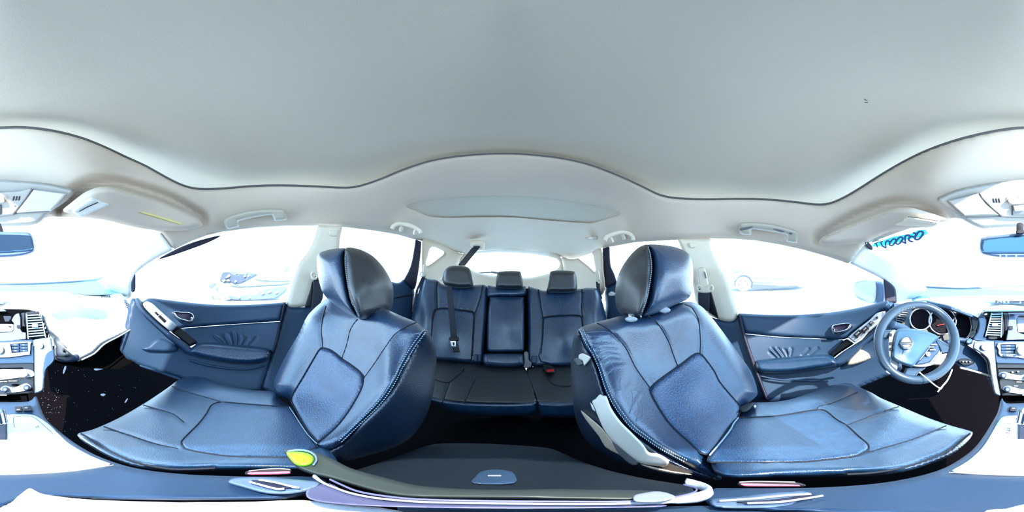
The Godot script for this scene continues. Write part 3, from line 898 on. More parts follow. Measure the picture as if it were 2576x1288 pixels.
func driver_seat() -> void:
	var o := thing("front_seat", "dark leather driver seat with a torn side bolster showing white foam", "car seat", Vector3(0.9, 0.1, -1.9))
	# cushion
	var s := Surf.new("2113,964,2.30 1990,1010,2.08 1880,1025,2.0 1783,1145,1.60 2217,1003,2.10 2331,1051,1.83 2443,1088,1.68 2180,1110,1.62 2331,1169,1.47 2203,1194,1.40 2074,1196,1.40 1817,1196,1.42 1950,1100,1.68 2120,1040,1.92")
	s.bumps = [[2230.0, 1055.0, 80.0, 45.0, 0.03], [2150.0, 1178.0, 200.0, 22.0, 0.03], [2030.0, 1005.0, 110.0, 22.0, 0.04]]
	var side := C("2054,1030 2062,1022 2086,1017 2110,1008 2135,997 2157,986", false, 3)
	var mid := C("2131,1070 2175,1053 2217,1037 2260,1023", false, 3)
	var near := C("2171,1141 2195,1136 2217,1129 2260,1117 2303,1103 2345,1086 2380,1071", false, 3)
	var front := C("2440,1091 2416,1110 2389,1131 2360,1145 2331,1157 2290,1171 2246,1182 2190,1190 2131,1193", false, 3)
	for l in [side, mid, near]:
		s.crease(l, 5.0, 0.012)
	s.crease(front, 6.0, 0.012)
	relief("cushion", o, M.leather, C("2120,964 2143,965 2160,973 2193,988 2217,1002 2274,1026 2331,1050 2389,1070 2440,1084 2447,1091 2431,1114 2389,1147 2331,1170 2274,1187 2203,1196 2103,1199 1960,1201 1820,1201 1790,1150 1856,1050 1880,1022 1895,1013 1932,1012 1981,1006 2031,991 2081,972", true, 3), s, {"step": 5.0, "r": 30.0, "rd": 0.08, "thick": 0.12})
	var ins := C("1858,1051 1858,1051 1910,1049 1960,1046 2031,1034 2066,1031 2083,1037 2103,1054 2131,1071 2160,1097 2183,1117 2185,1131 2171,1141 2143,1149 2074,1157 1989,1163 1790,1163 1790,1163 1783,1148", true, 3)
	relief("cushion_insert", o, M.perforated, ins, s, {"step": 5.0, "r": 12.0, "rd": 0.02, "lift": 0.012, "thick": 0.03})
	rim_line(o, ins, s)
	for l in [side, mid, near]:
		seam("seam", o, M.dark_thread, l, s, 0.0022, 0.0006)
	seam("piping", o, M.dark_thread, front, s, 0.0026, 0.0006)
	# backrest
	var b := Surf.new("1455,832,1.80 1567,795,1.86 1700,766,2.0 1766,772,2.12 1837,860,2.10 1890,935,2.06 1905,990,2.03 1860,1045,1.92 1783,1145,1.62 1800,1200,1.56 1660,1135,1.62 1545,1030,1.66 1484,890,1.74 1735,910,2.0 1760,1000,1.92 1640,900,1.90 1570,900,1.85")
	b.bumps = [[1740.0, 980.0, 60.0, 70.0, 0.03], [1560.0, 940.0, 35.0, 90.0, 0.03]]
	var lv := C("1502,813 1522,823 1541,838 1573,873 1596,919 1615,948 1635,975", false, 3)
	var mv := C("1629,794 1644,803 1658,818 1681,857 1693,890 1704,919", false, 3)
	var rv := C("1723,766 1738,772 1746,782 1755,798 1759,815 1762,857 1761,888", false, 3)
	for l in [lv, mv, rv]:
		b.crease(l, 5.0, 0.007)
	b.crease(C("1811,825 1840,868 1870,915 1890,950", false, 3), 6.0, 0.008)
	# creases of worn leather on the bolster
	for l in ["1460,835 1490,838 1530,842", "1464,846 1500,842 1545,850", "1470,858 1510,850 1552,856", "1478,872 1510,868 1560,862", "1490,888 1520,878 1556,880", "1500,905 1530,890 1560,895", "1508,925 1535,905 1562,905", "1515,945 1540,925 1575,918", "1560,985 1580,960 1590,950", "1575,1010 1590,985 1600,985", "1590,1030 1600,1010 1610,990"]:
		b.crease(C(l, false, 3), 2.5, -0.003)
	relief("backrest", o, M.leather, C("1453,831 1453,831 1469,820 1498,811 1534,802 1567,794 1616,794 1665,780 1700,766 1723,759 1746,761 1766,772 1785,792 1811,825 1837,860 1860,893 1890,936 1906,986 1896,1003 1867,1028 1856,1050 1839,1076 1783,1148 1817,1200 1797,1207 1760,1188 1720,1168 1660,1137 1610,1102 1580,1077 1545,1031 1520,986 1500,926 1484,890 1470,870", true, 3), b, {"step": 4.0, "r": 40.0, "rd": 0.11, "thick": 0.14})
	var bi := C("1749,890 1766,893 1781,911 1798,935 1811,961 1839,995 1862,1024 1856,1050 1839,1076 1783,1146 1727,1106 1688,1070 1658,1028 1637,989 1638,975 1655,958 1713,916", true, 3)
	relief("backrest_insert", o, M.perforated, bi, b, {"step": 5.0, "r": 12.0, "rd": 0.018, "lift": 0.012, "thick": 0.03})
	rim_line(o, bi, b)
	seam("frayed_edge", o, M.thread, C("1857,1051 1845,1066 1838,1080 1815,1110 1785,1145", false, 3), s, 0.0026, 0.03)
	for l in [lv, mv, rv]:
		seam("seam", o, M.dark_thread, l, b, 0.0022, 0.0006)
	for l in ["1470,838 1500,834 1535,836", "1474,850 1505,846 1540,851", "1480,862 1515,853 1552,853", "1486,876 1520,866 1556,866", "1497,892 1525,880 1552,880", "1508,912 1532,892 1556,892", "1516,930 1540,908 1560,905", "1522,950 1545,925 1566,918", "1530,905 1545,925 1550,945", "1540,1000 1556,975 1562,950", "1585,1040 1592,1010 1590,985", "1602,1060 1606,1030 1602,1000", "1615,1050 1618,1030 1612,1005"]:
		seam("worn_crease", o, M.grip, C(l, false, 3), b, 0.0009, 0.0)
	var sp := Surf.new("1455,832,1.82 1438,880,2.0 1436,930,2.05 1475,1110,2.0 1545,1030,1.68 1640,1190,1.75 1797,1207,1.6 1660,1137,1.64 1484,890,1.77 1500,1050,1.82 1570,1170,1.86")
	relief("side_panel", o, M.leather_dark, C("1455,830 1443,848 1438,880 1436,930 1440,1000 1450,1060 1475,1110 1520,1146 1570,1170 1640,1190 1720,1205 1800,1209 1800,1200 1720,1168 1660,1137 1610,1102 1580,1077 1545,1031 1520,986 1500,926 1484,890 1470,868", true, 3), sp, {"step": 5.0, "r": 14.0, "rd": 0.05, "thick": 0.1, "lift": -0.01})
	var foam := relief("torn_foam", o, M.foam, C("1509,992 1518,996 1526,997 1537,1025 1560,1059 1588,1087 1618,1118 1632,1137 1650,1140 1666,1146 1683,1159 1674,1173 1644,1171 1610,1165 1577,1143 1540,1109 1518,1078 1507,1053 1490,1012 1498,1004", true, 3), sp, {"step": 3.0, "r": 8.0, "rd": 0.03, "thick": 0.04, "lift": 0.03})
	foam.set_meta("label", "white padding bulging out of the torn bolster")
	foam = relief("torn_foam", o, M.foam, C("1456,893 1466,889 1476,893 1486,899 1480,910 1470,920 1466,908 1457,903", true, 2), sp, {"step": 1.5, "r": 4.0, "rd": 0.015, "lift": 0.03})
	foam.set_meta("label", "small white tuft of padding at the upper tear")
	relief("torn_backing", o, M.beige, C("1460,1031 1487,1053 1515,1078 1543,1114 1571,1146 1575,1152 1554,1142 1523,1125 1507,1098 1476,1059", true, 2), sp, {"step": 2.5, "r": 3.0, "rd": 0.01, "lift": 0.018})
	relief("torn_backing", o, M.grey, C("1540,1110 1552,1116 1580,1138 1607,1164 1590,1170 1560,1146 1545,1126", true, 2), sp, {"step": 2.5, "r": 3.0, "rd": 0.01, "lift": 0.022})
	relief("torn_backing", o, M.beige, C("1608,1167 1640,1174 1690,1185 1747,1194 1700,1193 1644,1181", true, 2), sp, {"step": 2.0, "r": 2.5, "rd": 0.01, "lift": 0.02})
	relief("tape", o, M.grey, S("1443,904 1456,899 1467,915 1454,920"), sp, {"step": 1.5, "r": 1.5, "rd": 0.003, "lift": 0.012})
	for q in ["1484,1012 1491,1018 1498,1036 1490,1030"]:
		relief("torn_backing", o, M.white, S(q), sp, {"step": 1.5, "r": 1.5, "rd": 0.005, "lift": 0.03})
	var edge := C("1457,836 1472,866 1487,890 1503,926 1523,986 1548,1031 1583,1075 1613,1099 1662,1132 1720,1163", false, 4)
	for k in 2:
		var l2 := PackedVector2Array()
		for p in edge:
			l2.append(p + Vector2(3 + 7 * k, -1 - 4 * k))
		stitches("stitching", o, M.thread, l2, b, 6.0, 2.0, -0.004 + 0.002 * k, 0.4)
	# headrest
	var hf := Surf.new("1635,615,1.93 1740,650,2.02 1740,733,2.02 1610,795,1.84 1642,690,1.87 1640,745,1.85 1690,690,1.90")
	relief("headrest", o, M.leather, C("1630,615 1665,616 1697,621 1723,631 1737,646 1743,671 1744,704 1741,732 1730,752 1697,768 1665,783 1635,793 1612,797 1612,797 1616,789 1629,756 1637,717 1642,678 1640,645 1634,626", true, 3), hf, {"step": 4.0, "r": 36.0, "rd": 0.10, "thick": 0.1, "lift": 0.02})
	var hb := Surf.new("1635,615,1.92 1605,795,1.84 1640,690,1.86 1583,650,1.98 1547,740,2.05 1577,792,1.95 1600,720,1.9")
	relief("headrest_shell", o, M.leather_black, C("1630,615 1618,617 1603,625 1583,645 1563,675 1551,707 1547,743 1550,772 1560,788 1577,793 1606,796 1616,789 1629,756 1637,717 1642,678 1640,645 1634,626", true, 3), hb, {"step": 4.0, "r": 24.0, "rd": 0.07, "thick": 0.1, "lift": 0.01})
	stitches("stitching", o, M.thread, C("1631,622 1637,645 1639,678 1634,717 1626,756 1614,786", false, 4), hb, 5.0, 2.0, 0.0, 0.2)
	for q in [[1588.0, 803.0], [1671.0, 780.0]]:
		tube("headrest_post", o, M.chrome, smooth3(PackedVector3Array([P(q[0] - 2, q[1] - 16, 1.97), P(q[0], q[1] - 6, 1.95), P(q[0], q[1] + 4, 1.96)])), 0.011)
		relief("post_guide", o, M.silver, circ(q[0], q[1], 16, 7), Surf.new("950,800,%f" % (1.84 if q[0] < 1600 else 1.93)), {"step": 2.0, "r": 4.0, "rd": 0.006, "thick": 0.02})
	relief("recline_bracket", o, M.black, C("1862,1024 1880,1016 1898,1012 1896,1020 1880,1034 1864,1036", true, 3), s, {"step": 2.0, "r": 3.0, "rd": 0.01, "lift": 0.05})
	relief("recline_bolt", o, M.white, circ(1899, 1022, 3.5), s, {"step": 1.0, "r": 2.0, "rd": 0.006, "lift": 0.06})


func rear_seats() -> void:
	var o := thing("rear_bench", "wide section of the dark leather rear bench with the folding middle armrest", "car seat", Vector3(-0.3, 0.05, -2.9))
	var s := Surf.new("1050,705,3.18 1320,705,3.18 1036,910,2.97 1320,910,2.97 1180,800,3.06")
	s.bumps = [[1142.0, 840.0, 40.0, 55.0, 0.03], [1075.0, 790.0, 20.0, 70.0, 0.03]]
	var lv := C("1100,709 1098,730 1099,745 1100,776", false, 3)
	var rv := C("1215,718 1211,738 1206,757 1194,791", false, 3)
	var mv := C("1157,726 1152,750 1147,775", false, 3)
	for l in [lv, rv, mv]:
		s.crease(l, 3.0, 0.008)
	for l in ["1118,786 1124,780 1128,776", "1160,796 1162,785 1160,779", "1168,800 1172,788 1178,782"]:
		s.crease(C(l, false, 3), 2.5, 0.008)
	relief("backrest", o, M.leather, C("1066,701 1080,701 1100,705 1120,717 1191,717 1215,716 1226,722 1226,745 1224,800 1217,880 1213,912 1188,914 1088,904 1030,900 1030,860 1033,810 1044,763 1055,727", true, 3), s, {"step": 3.0, "r": 12.0, "rd": 0.04, "thick": 0.12})
	relief("backrest_insert", o, M.leather, C("1101,777 1123,775 1155,779 1185,783 1193,790 1192,831 1189,890 1185,907 1140,905 1088,898 1083,860 1083,822 1091,786", true, 3), s, {"step": 3.0, "r": 6.0, "rd": 0.015, "lift": 0.008})
	seam("piping", o, M.dark_thread, C("1085,850 1091,787 1101,777 1123,775 1155,779 1185,783 1193,791 1192,831 1188,895", false, 3), s, 0.004, 0.006)
	for l in [lv, rv]:
		seam("seam", o, M.dark_thread, l, s, 0.004, 0.001)
	relief("seat_frame", o, M.gap, S("1213,740 1340,724 1340,926 1190,918 1190,888 1215,888"), s, {"step": 5.0, "r": 2.0, "rd": 0.01, "lift": -0.16})
	relief("top_roll", o, M.leather, C("1226,718 1245,720 1285,722 1320,719 1323,725 1322,742 1300,746 1255,746 1228,748 1224,735", true, 3), s, {"step": 2.5, "r": 9.0, "rd": 0.04, "lift": 0.02})
	s.bumps.append([1275.0, 810.0, 45.0, 60.0, 0.035])
	relief("armrest", o, M.leather, C("1232,751 1240,747 1310,747 1318,752 1319,800 1319,870 1315,884 1295,886 1240,886 1229,883 1225,872 1227,800", true, 3), s, {"step": 3.0, "r": 8.0, "rd": 0.03, "lift": 0.03})
	for l in ["1236,780 1244,772 1252,764", "1240,788 1246,780 1250,774", "1298,772 1304,778 1308,786"]:
		s.crease(C(l, false, 3), 2.0, 0.005)
	relief("bottom_roll", o, M.leather, C("1217,892 1240,889 1290,889 1314,890 1318,900 1317,918 1290,924 1240,922 1217,916", true, 3), s, {"step": 2.5, "r": 14.0, "rd": 0.05, "lift": 0.06})
	for x in [1197.0, 1206.0]:
		relief("hinge_cover", o, M.plastic, quad(x - 4, 891, x + 4, 910), s, {"step": 1.5, "r": 3.0, "rd": 0.01, "lift": 0.03})
	var c := Surf.new("1040,910,2.98 1320,925,2.94 1080,1005,2.60 1340,1008,2.60 1210,1010,2.58 1380,925,2.95 1480,925,2.95 1480,1010,2.60 1210,960,2.78")
	var cf := Surf.new("1080,1000,2.58 1480,1004,2.58 1210,1042,2.62 1110,1025,2.62 1480,1050,2.62 1340,1044,2.62")
	var a1 := C("1131,962 1122,985 1113,1012", false, 3)
	var a2 := C("1195,955 1186,974 1178,992 1167,1014", false, 3)
	for l in [a1, a2]:
		c.crease(l, 3.0, 0.008)
	relief("cushion", o, M.leather_black, C("1030,905 1096,902 1190,914 1318,924 1322,928 1331,945 1340,970 1345,995 1347,1012 1290,1014 1208,1013 1150,1010 1083,1002 1030,990", true, 3), c, {"step": 4.0, "r": 7.0, "rd": 0.02, "thick": 0.1})
	relief("cushion_front", o, M.leather, C("1030,988 1083,1000 1150,1008 1208,1011 1290,1012 1346,1010 1350,1020 1349,1036 1338,1044 1290,1046 1208,1045 1160,1040 1133,1035 1111,1024 1083,1012 1030,1004", true, 3), cf, {"step": 3.0, "r": 14.0, "rd": 0.05, "thick": 0.08, "lift": 0.02})
	for l in [a1, a2]:
		seam("seam", o, M.dark_thread, l, c, 0.004, 0.001)
	seam("seam", o, M.dark_thread, C("1094,955 1112,961 1129,962 1145,950 1160,938 1167,928", false, 3), c, 0.004, 0.001)
	var hs := Surf.new("1110,700,3.05 1460,700,3.05 1280,690,3.06 1280,730,3.03")
	relief("headrest", o, M.leather_black, C("1114,700 1117,682 1129,671 1150,668 1174,671 1184,680 1190,700 1191,714 1186,723 1153,725 1120,718", true, 3), hs, {"step": 2.5, "r": 14.0, "rd": 0.05, "thick": 0.08})
	relief("headrest", o, M.leather_black, C("1247,716 1250,692 1257,683 1303,682 1311,688 1316,716 1311,725 1290,727 1253,725", true, 3), hs, {"step": 2.5, "r": 12.0, "rd": 0.05, "thick": 0.08})
	relief("headrest_guide", o, M.cream, C("1107,700 1113,697 1113,706 1108,706", true, 3), hs, {"step": 1.2, "r": 1.5, "rd": 0.005, "lift": -0.04})

	o = thing("rear_bench", "narrow section of the dark leather rear bench behind the driver seat with one headrest", "car seat", Vector3(0.35, 0.05, -2.9))
	s = Surf.new("1326,705,3.18 1530,705,3.18 1326,910,2.97 1530,910,2.97 1430,800,3.06")
	s.bumps = [[1415.0, 850.0, 40.0, 55.0, 0.03], [1495.0, 780.0, 20.0, 70.0, 0.03]]
	lv = C("1354,729 1358,750 1361,773 1366,800", false, 3)
	rv = C("1464,728 1464,755 1463,779 1466,800", false, 3)
	for l in [lv, rv]:
		s.crease(l, 3.0, 0.008)
	for x in [1410.0, 1416.0]:
		s.crease(PackedVector2Array([Vector2(x, 738), Vector2(x + 1, 790)]), 2.0, 0.004)
	relief("backrest", o, M.leather, C("1327,730 1334,722 1354,727 1376,731 1463,726 1471,724 1498,725 1508,737 1516,762 1526,801 1534,860 1534,920 1400,920 1330,918 1328,850", true, 3), s, {"step": 3.0, "r": 12.0, "rd": 0.04, "thick": 0.12})
	relief("backrest_insert", o, M.leather, C("1366,803 1374,797 1415,793 1454,793 1463,799 1467,818 1466,860 1460,912 1359,912 1363,851", true, 3), s, {"step": 3.0, "r": 6.0, "rd": 0.015, "lift": 0.008})
	seam("piping", o, M.dark_thread, C("1361,890 1364,851 1366,804 1374,797 1415,793 1454,793 1463,799 1467,820", false, 3), s, 0.004, 0.006)
	for l in [lv, rv]:
		seam("seam", o, M.dark_thread, l, s, 0.004, 0.001)
	var d1 := C("1375,951 1385,962 1398,969 1415,972 1437,971", false, 3)
	relief("cushion", o, M.leather_black, C("1324,928 1360,922 1480,922 1480,1012 1400,1013 1355,1012 1350,1000 1338,969", true, 3), c, {"step": 4.0, "r": 7.0, "rd": 0.02, "thick": 0.1})
	relief("cushion_front", o, M.leather, C("1354,1010 1400,1011 1480,1010 1480,1048 1400,1050 1362,1048 1355,1035", true, 3), cf, {"step": 3.0, "r": 14.0, "rd": 0.05, "thick": 0.08, "lift": 0.02})
	seam("seam", o, M.dark_thread, d1, c, 0.004, 0.001)
	relief("headrest", o, M.leather_black, C("1375,730 1378,710 1382,690 1391,681 1440,682 1449,692 1452,724 1446,734 1420,737 1379,735", true, 3), hs, {"step": 2.5, "r": 13.0, "rd": 0.05, "thick": 0.08})
	relief("latch_bracket", o, M.grey, C("1318,888 1324,884 1329,888 1330,905 1337,912 1334,924 1318,925 1319,908", true, 3), s, {"step": 1.5, "r": 3.0, "rd": 0.01, "lift": 0.04})
	relief("hinge_cover", o, M.plastic, quad(1337, 895, 1351, 914), s, {"step": 1.5, "r": 3.0, "rd": 0.01, "lift": 0.03})


func belts() -> void:
	# front belts on the door pillars
	var s := Surf.new("722,757,2.70 799,570,2.76 860,570,2.80 790,770,2.76 690,985,2.6 840,800,2.85")
	var o := thing("seat_belt", "dark seat belt in a cream ring on the pillar behind the passenger headrest", "seat belt", Vector3(-1.05, 0.75, -2.7))
	relief("anchor_ring", o, M.cream, [C("781,692 783,684 790,681 797,684 802,690 798,702 790,705 783,701", true, 3), C("786,692 791,688 796,693 791,698", true, 3)], s, {"step": 1.2, "r": 2.5, "rd": 0.008, "lift": 0.03, "thick": 0.01})
	relief("webbing", o, M.belt, C("789,699 803,697 812,716 813,740 808,760 784,790 781,790 786,740", true, 3), s, {"step": 2.5, "r": 2.0, "rd": 0.002, "lift": 0.01, "thick": 0.006})
	relief("belt_slot", o, M.black, S("787,697 780,730 766,772 784,772 787,735"), s, {"step": 2.5, "r": 2.0, "rd": 0.003, "lift": 0.0, "thick": 0.01})
	s = Surf.new("1857,790,2.68 1790,600,2.76 1704,600,2.80 1785,770,2.74 1900,980,2.6 1740,800,2.85")
	o = thing("seat_belt", "dark seat belt under a cream height adjuster on the pillar behind the driver headrest", "seat belt", Vector3(1.0, 0.75, -2.7))
	relief("height_adjuster", o, M.cream, C("1754,680 1758,674 1769,673 1775,679 1780,700 1783,722 1778,727 1764,727 1758,715", true, 3), s, {"step": 1.6, "r": 4.0, "rd": 0.015, "lift": 0.03})
	relief("slot", o, M.grey, S("1771,683 1774,683 1778,700 1775,700"), s, {"step": 1.0, "r": 1.0, "rd": 0.003, "lift": 0.04})
	relief("anchor_ring", o, M.cream, [C("1750,722 1758,715 1772,722 1786,715 1795,720 1794,732 1780,737 1760,736 1751,730", true, 3), C("1756,724 1760,722 1762,729 1757,729", true, 2), C("1786,724 1790,722 1789,729 1785,729", true, 2)], s, {"step": 1.3, "r": 2.5, "rd": 0.008, "lift": 0.04, "thick": 0.01})
	relief("webbing", o, M.belt, C("1759,727 1783,727 1785,755 1783,782 1764,775 1757,763", true, 3), s, {"step": 2.5, "r": 2.0, "rd": 0.002, "lift": 0.025, "thick": 0.006})
	relief("belt_slot", o, M.black, S("1783,729 1790,735 1809,803 1782,785"), s, {"step": 2.5, "r": 2.0, "rd": 0.003, "lift": 0.005, "thick": 0.01})
	# rear outer belts
	s = Surf.new("1060,620,3.28 1075,700,3.22 1040,790,3.06")
	o = thing("seat_belt", "dark seat belt hanging beside the rear bench on the passenger side", "seat belt", Vector3(-0.55, 0.75, -3.2))
	relief("anchor_cover", o, M.cream, C("1064,668 1068,665 1073,668 1074,690 1066,697 1064,690", true, 3), s, {"step": 1.2, "r": 2.5, "rd": 0.01, "lift": 0.02})
	relief("anchor_ring", o, M.white, [circ(1061, 690, 5.5, 7), circ(1061, 691, 2.5, 3.5)], s, {"step": 0.9, "r": 1.5, "rd": 0.004, "lift": 0.03, "thick": 0.01})
	relief("webbing", o, M.belt, S("1063,692 1073,689 1066,705 1053,728 1042,785 1036,785 1046,730"), s, {"step": 1.5, "r": 1.0, "rd": 0.002, "thick": 0.006})
	s = Surf.new("1516,620,3.28 1501,700,3.22 1536,790,3.06")
	o = thing("seat_belt", "dark seat belt hanging beside the rear bench on the driver side", "seat belt", Vector3(0.55, 0.75, -3.2))
	relief("anchor_cover", o, M.cream, C("1498,684 1502,680 1507,683 1510,700 1506,708 1499,704", true, 3), s, {"step": 1.2, "r": 2.5, "rd": 0.01, "lift": 0.02})
	relief("anchor_ring", o, M.cream, [circ(1508, 708, 5, 6), circ(1508, 708, 2.2, 3)], s, {"step": 0.9, "r": 1.5, "rd": 0.004, "lift": 0.03, "thick": 0.01})
	relief("webbing", o, M.belt, S("1499,708 1509,711 1509,727 1516,752 1511,752 1501,728"), s, {"step": 1.5, "r": 1.0, "rd": 0.002, "thick": 0.006})
	# middle belt from the roof
	o = thing("seat_belt", "long middle seat belt hanging from the roof over the rear bench to its chrome tongue", "seat belt", Vector3(-0.3, 0.9, -3.3))
	s = Surf.new("1182,606,3.72 1220,606,3.72 1200,630,3.74 1158,669,3.2")
	relief("roof_anchor", o, M.cream, C("1182,612 1185,605 1200,604 1216,607 1220,613 1219,624 1214,628 1208,626 1206,619 1192,618 1190,623 1184,621", true, 3), s, {"step": 1.5, "r": 4.0, "rd": 0.02, "lift": 0.02})
	relief("webbing", o, M.belt, S("1191,619 1210,619 1170,668 1151,668"), s, {"step": 2.5, "r": 1.5, "rd": 0.002, "thick": 0.006})
	s = Surf.new("1120,720,2.98 1140,720,2.98 1135,850,2.90 1155,850,2.90 1140,890,2.88")
	relief("webbing", o, M.belt, S("1122,722 1137,722 1150,849 1134,850"), s, {"step": 2.5, "r": 1.5, "rd": 0.002, "thick": 0.006})
	relief("tongue_grip", o, M.black, C("1129,851 1134,847 1150,847 1155,851 1152,858 1132,858", true, 3), s, {"step": 1.2, "r": 2.0, "rd": 0.008, "lift": 0.015})
	relief("chrome_tongue", o, M.chrome, [S("1132,857 1147,856 1146,872 1136,873"), S("1138,863 1143,863 1143,869 1139,869")], s, {"step": 0.9, "r": 0.8, "rd": 0.001, "lift": 0.012, "thick": 0.005})
	relief("second_tongue", o, M.black, S("1147,858 1153,866 1157,886 1140,886 1138,876 1149,874"), s, {"step": 1.5, "r": 1.5, "rd": 0.004, "lift": 0.01, "thick": 0.01})
	# buckle on the bench
	var c := Surf.new("1040,910,2.96 1380,925,2.93 1480,925,2.93 1480,1010,2.58 1210,1010,2.56")
	o = thing("belt_buckle", "black belt buckle with a red button lying on the rear bench", "buckle", Vector3(0.2, 0.2, -2.9))
	relief("housing", o, M.black, C("1366,918 1378,917 1390,922 1396,932 1392,938 1376,938 1368,930", true, 3), c, {"step": 1.5, "r": 3.0, "rd": 0.015, "lift": 0.03})
	relief("red_button", o, M.red, S("1375,930 1393,928 1394,934 1376,936"), c, {"step": 1.2, "r": 1.5, "rd": 0.005, "lift": 0.036})


# the dark sewn edge round an inset panel
func rim_line(o: Node, line: PackedVector2Array, surf: Surf) -> void:
	var p := PackedVector3Array()
	for v in line:
		p.append(P(v.x, v.y, surf.at(v.x, v.y) - 0.001))
	tube("insert_seam", o, M.dark_thread, p, 0.0028, true, 6)


func dashboard_near_passenger() -> void:
	var o := thing("dashboard", "sunlit dashboard half ahead of the passenger seat with the stripped radio opening", "dashboard", Vector3(-1.9, 0.7, -2.2))
	var pad := Surf.new("-60,717,2.92 0,717,2.92 240,705,3.0 302,738,2.68 0,738,2.58 168,736,2.6")
	relief("top_pad", o, M.pad, C("-60,716 0,716 84,715 168,711 240,705 240,705 254,712 276,727 304,737 252,742 168,740 0,740 -60,740", true, 3), pad, {"step": 5.0, "r": 6.0, "rd": 0.02})
	seam("glass_seal", o, M.grey, C("-40,717 0,716 84,714 168,710 240,704 254,699", false, 3), pad, 0.006, 0.01)
	var s := Surf.new("0,735,2.58 168,733,2.6 302,736,2.66 330,770,2.42 344,812,2.36 60,782,2.22 106,800,2.10 200,800,2.18 240,885,2.16 196,908,2.14 137,873,2.06 131,850,2.06 0,775,2.28")
	s.crease(C("131,850 150,856 163,872 168,895", false, 3), 8.0, 0.02)
	relief("sun_paled_fascia", o, M.sun_paled_fascia, C("-60,734 0,734 168,734 252,738 302,738 312,747 322,760 338,786 347,803 344,818 335,828 300,846 260,866 238,887 215,900 196,909 180,900 168,896 140,896 137,873 131,850 118,838 107,800 97,785 84,780 56,780 0,776 -60,776", true, 3), s, {"step": 5.0, "r": 9.0, "rd": 0.03, "thick": 0.1})
	seam("glovebox_line", o, M.silver, C("206,905 238,889 262,866 300,846 341,822", false, 3), s, 0.004, 0.0)
	relief("underside", o, M.gap, S("140,890 196,905 262,864 344,818 360,830 350,905 300,930 200,925 130,910"), s, {"step": 6.0, "r": 3.0, "rd": 0.01, "lift": -0.12})
	relief("knee_lip", o, M.plastic, C("140,896 168,897 190,890 199,893 199,904 192,909 160,911 140,904", true, 3), s, {"step": 2.5, "r": 5.0, "rd": 0.02, "lift": 0.01})
	for k in 5:
		relief("defroster_slot", o, M.ink, S("%d,743 %d,743 %d,748 %d,748" % [253 + k * 5, 256 + k * 5, 258 + k * 5, 255 + k * 5]), s, {"step": 1.0, "r": 0.6, "rd": 0.001, "lift": 0.012, "thick": 0.01})
	# side vent by the door
	var v := relief("side_vent", o, M.grey, C("312,756 317,755 330,775 339,790 340,799 331,802 327,800 318,778", true, 3), s, {"step": 1.5, "r": 2.0, "rd": 0.006, "lift": 0.012})
	for k in 6:
		var y := 759.0 + k * 6.0
		var x := 313.0 + k * 2.9
		relief("slat", v, M.rubber, S("%f,%f %f,%f %f,%f %f,%f" % [x, y, x + 13 - k * 0.5, y + 6, x + 13 - k * 0.5, y + 9, x, y + 3]), s, {"step": 1.2, "r": 0.8, "rd": 0.003, "lift": 0.02, "thick": 0.01})
	relief("airbag_lamp", o, mat(Color(0.95, 0.8, 0.45), 0.4), circ(331, 808, 2.5), s, {"step": 0.9, "r": 1.2, "rd": 0.003, "lift": 0.012})
	# radio opening
	var c := Surf.new("0,785,2.12 120,785,2.10 0,855,2.0 120,855,2.0")
	relief("radio_recess", o, M.gap, S("-60,776 62,778 100,784 128,850 84,856 -60,862"), c, {"step": 6.0, "r": 2.0, "rd": 0.005, "lift": -0.12})
	var rb := relief("radio_bracket", o, M.bracket, S("-40,848 -40,836 0,837 31,835 35,830 35,813 29,806 35,795 40,790 48,788 52,800 53,830 56,835 66,837 67,853 0,862 -40,862"), c, {"step": 2.0, "r": 2.0, "rd": 0.008, "lift": -0.02})
	relief("bracket_hole", rb, M.ink, quad(42, 818, 52, 825), c, {"step": 1.5, "r": 1.0, "rd": 0.002, "lift": -0.01, "thick": 0.008})
	relief("back_plate", rb, M.silver, S("-30,815 34,815 34,829 30,834 -30,836"), c, {"step": 2.5, "r": 2.0, "rd": 0.004, "lift": -0.06, "thick": 0.01})
	relief("clip", rb, M.ink, C("20,820 25,820 28,822 24,823", true, 2), c, {"step": 0.8, "r": 0.6, "rd": 0.002, "lift": -0.05, "thick": 0.006})
	relief("duct", rb, M.belt, S("8,795 28,795 29,801 23,809 13,809"), c, {"step": 1.6, "r": 1.5, "rd": 0.006, "lift": -0.03, "thick": 0.02})
	relief("post", rb, M.belt, S("53,788 63,786 62,812 65,822 55,822 55,800"), c, {"step": 1.6, "r": 2.0, "rd": 0.008, "lift": -0.03, "thick": 0.02})
	for q in ["-20,756 10,755 10,765 -20,766", "-20,772 0,772 17,783 -20,784"]:
		relief("screen_remnant", o, M.bracket, S(q), s, {"step": 1.6, "r": 1.5, "rd": 0.006, "lift": 0.04, "thick": 0.02})
	for q in ["19,757 22,758 22,766 18,766", "36,766 44,767 44,769 36,768", "64,757 67,758 67,764 65,765", "74,752 76,752 81,761 79,762", "12,758 16,757 15,760 11,761", "57,740 63,741 63,742 57,741"]:
		relief("torn_clip", o, M.grey, S(q), s, {"step": 0.8, "r": 0.5, "rd": 0.002, "lift": 0.035, "thick": 0.01})
	vent(o, c, C("63,789 72,785 84,782 97,785 103,796 110,816 116,837 116,848 95,851 70,853 68,840 66,823", true, 3), Vector2(67, 791), Vector2(102, 789), Vector2(71, 851), Vector2(115, 847), 9)
	for k in 9:
		var t := k / 8.0
		relief("debris", o, [M.grey, M.ink, M.cream][k % 3], circ(92 + 30 * t, 783 + 63 * pow(t, 1.4), 2.2 + 0.8 * sin(k * 2.1), 3.4 - 0.6 * cos(k * 1.7), 7), c, {"step": 0.9, "r": 1.0, "rd": 0.004, "lift": 0.02})
	# controls
	var k0 := Surf.new("0,855,2.0 130,850,1.98 0,995,1.86 110,985,1.86")
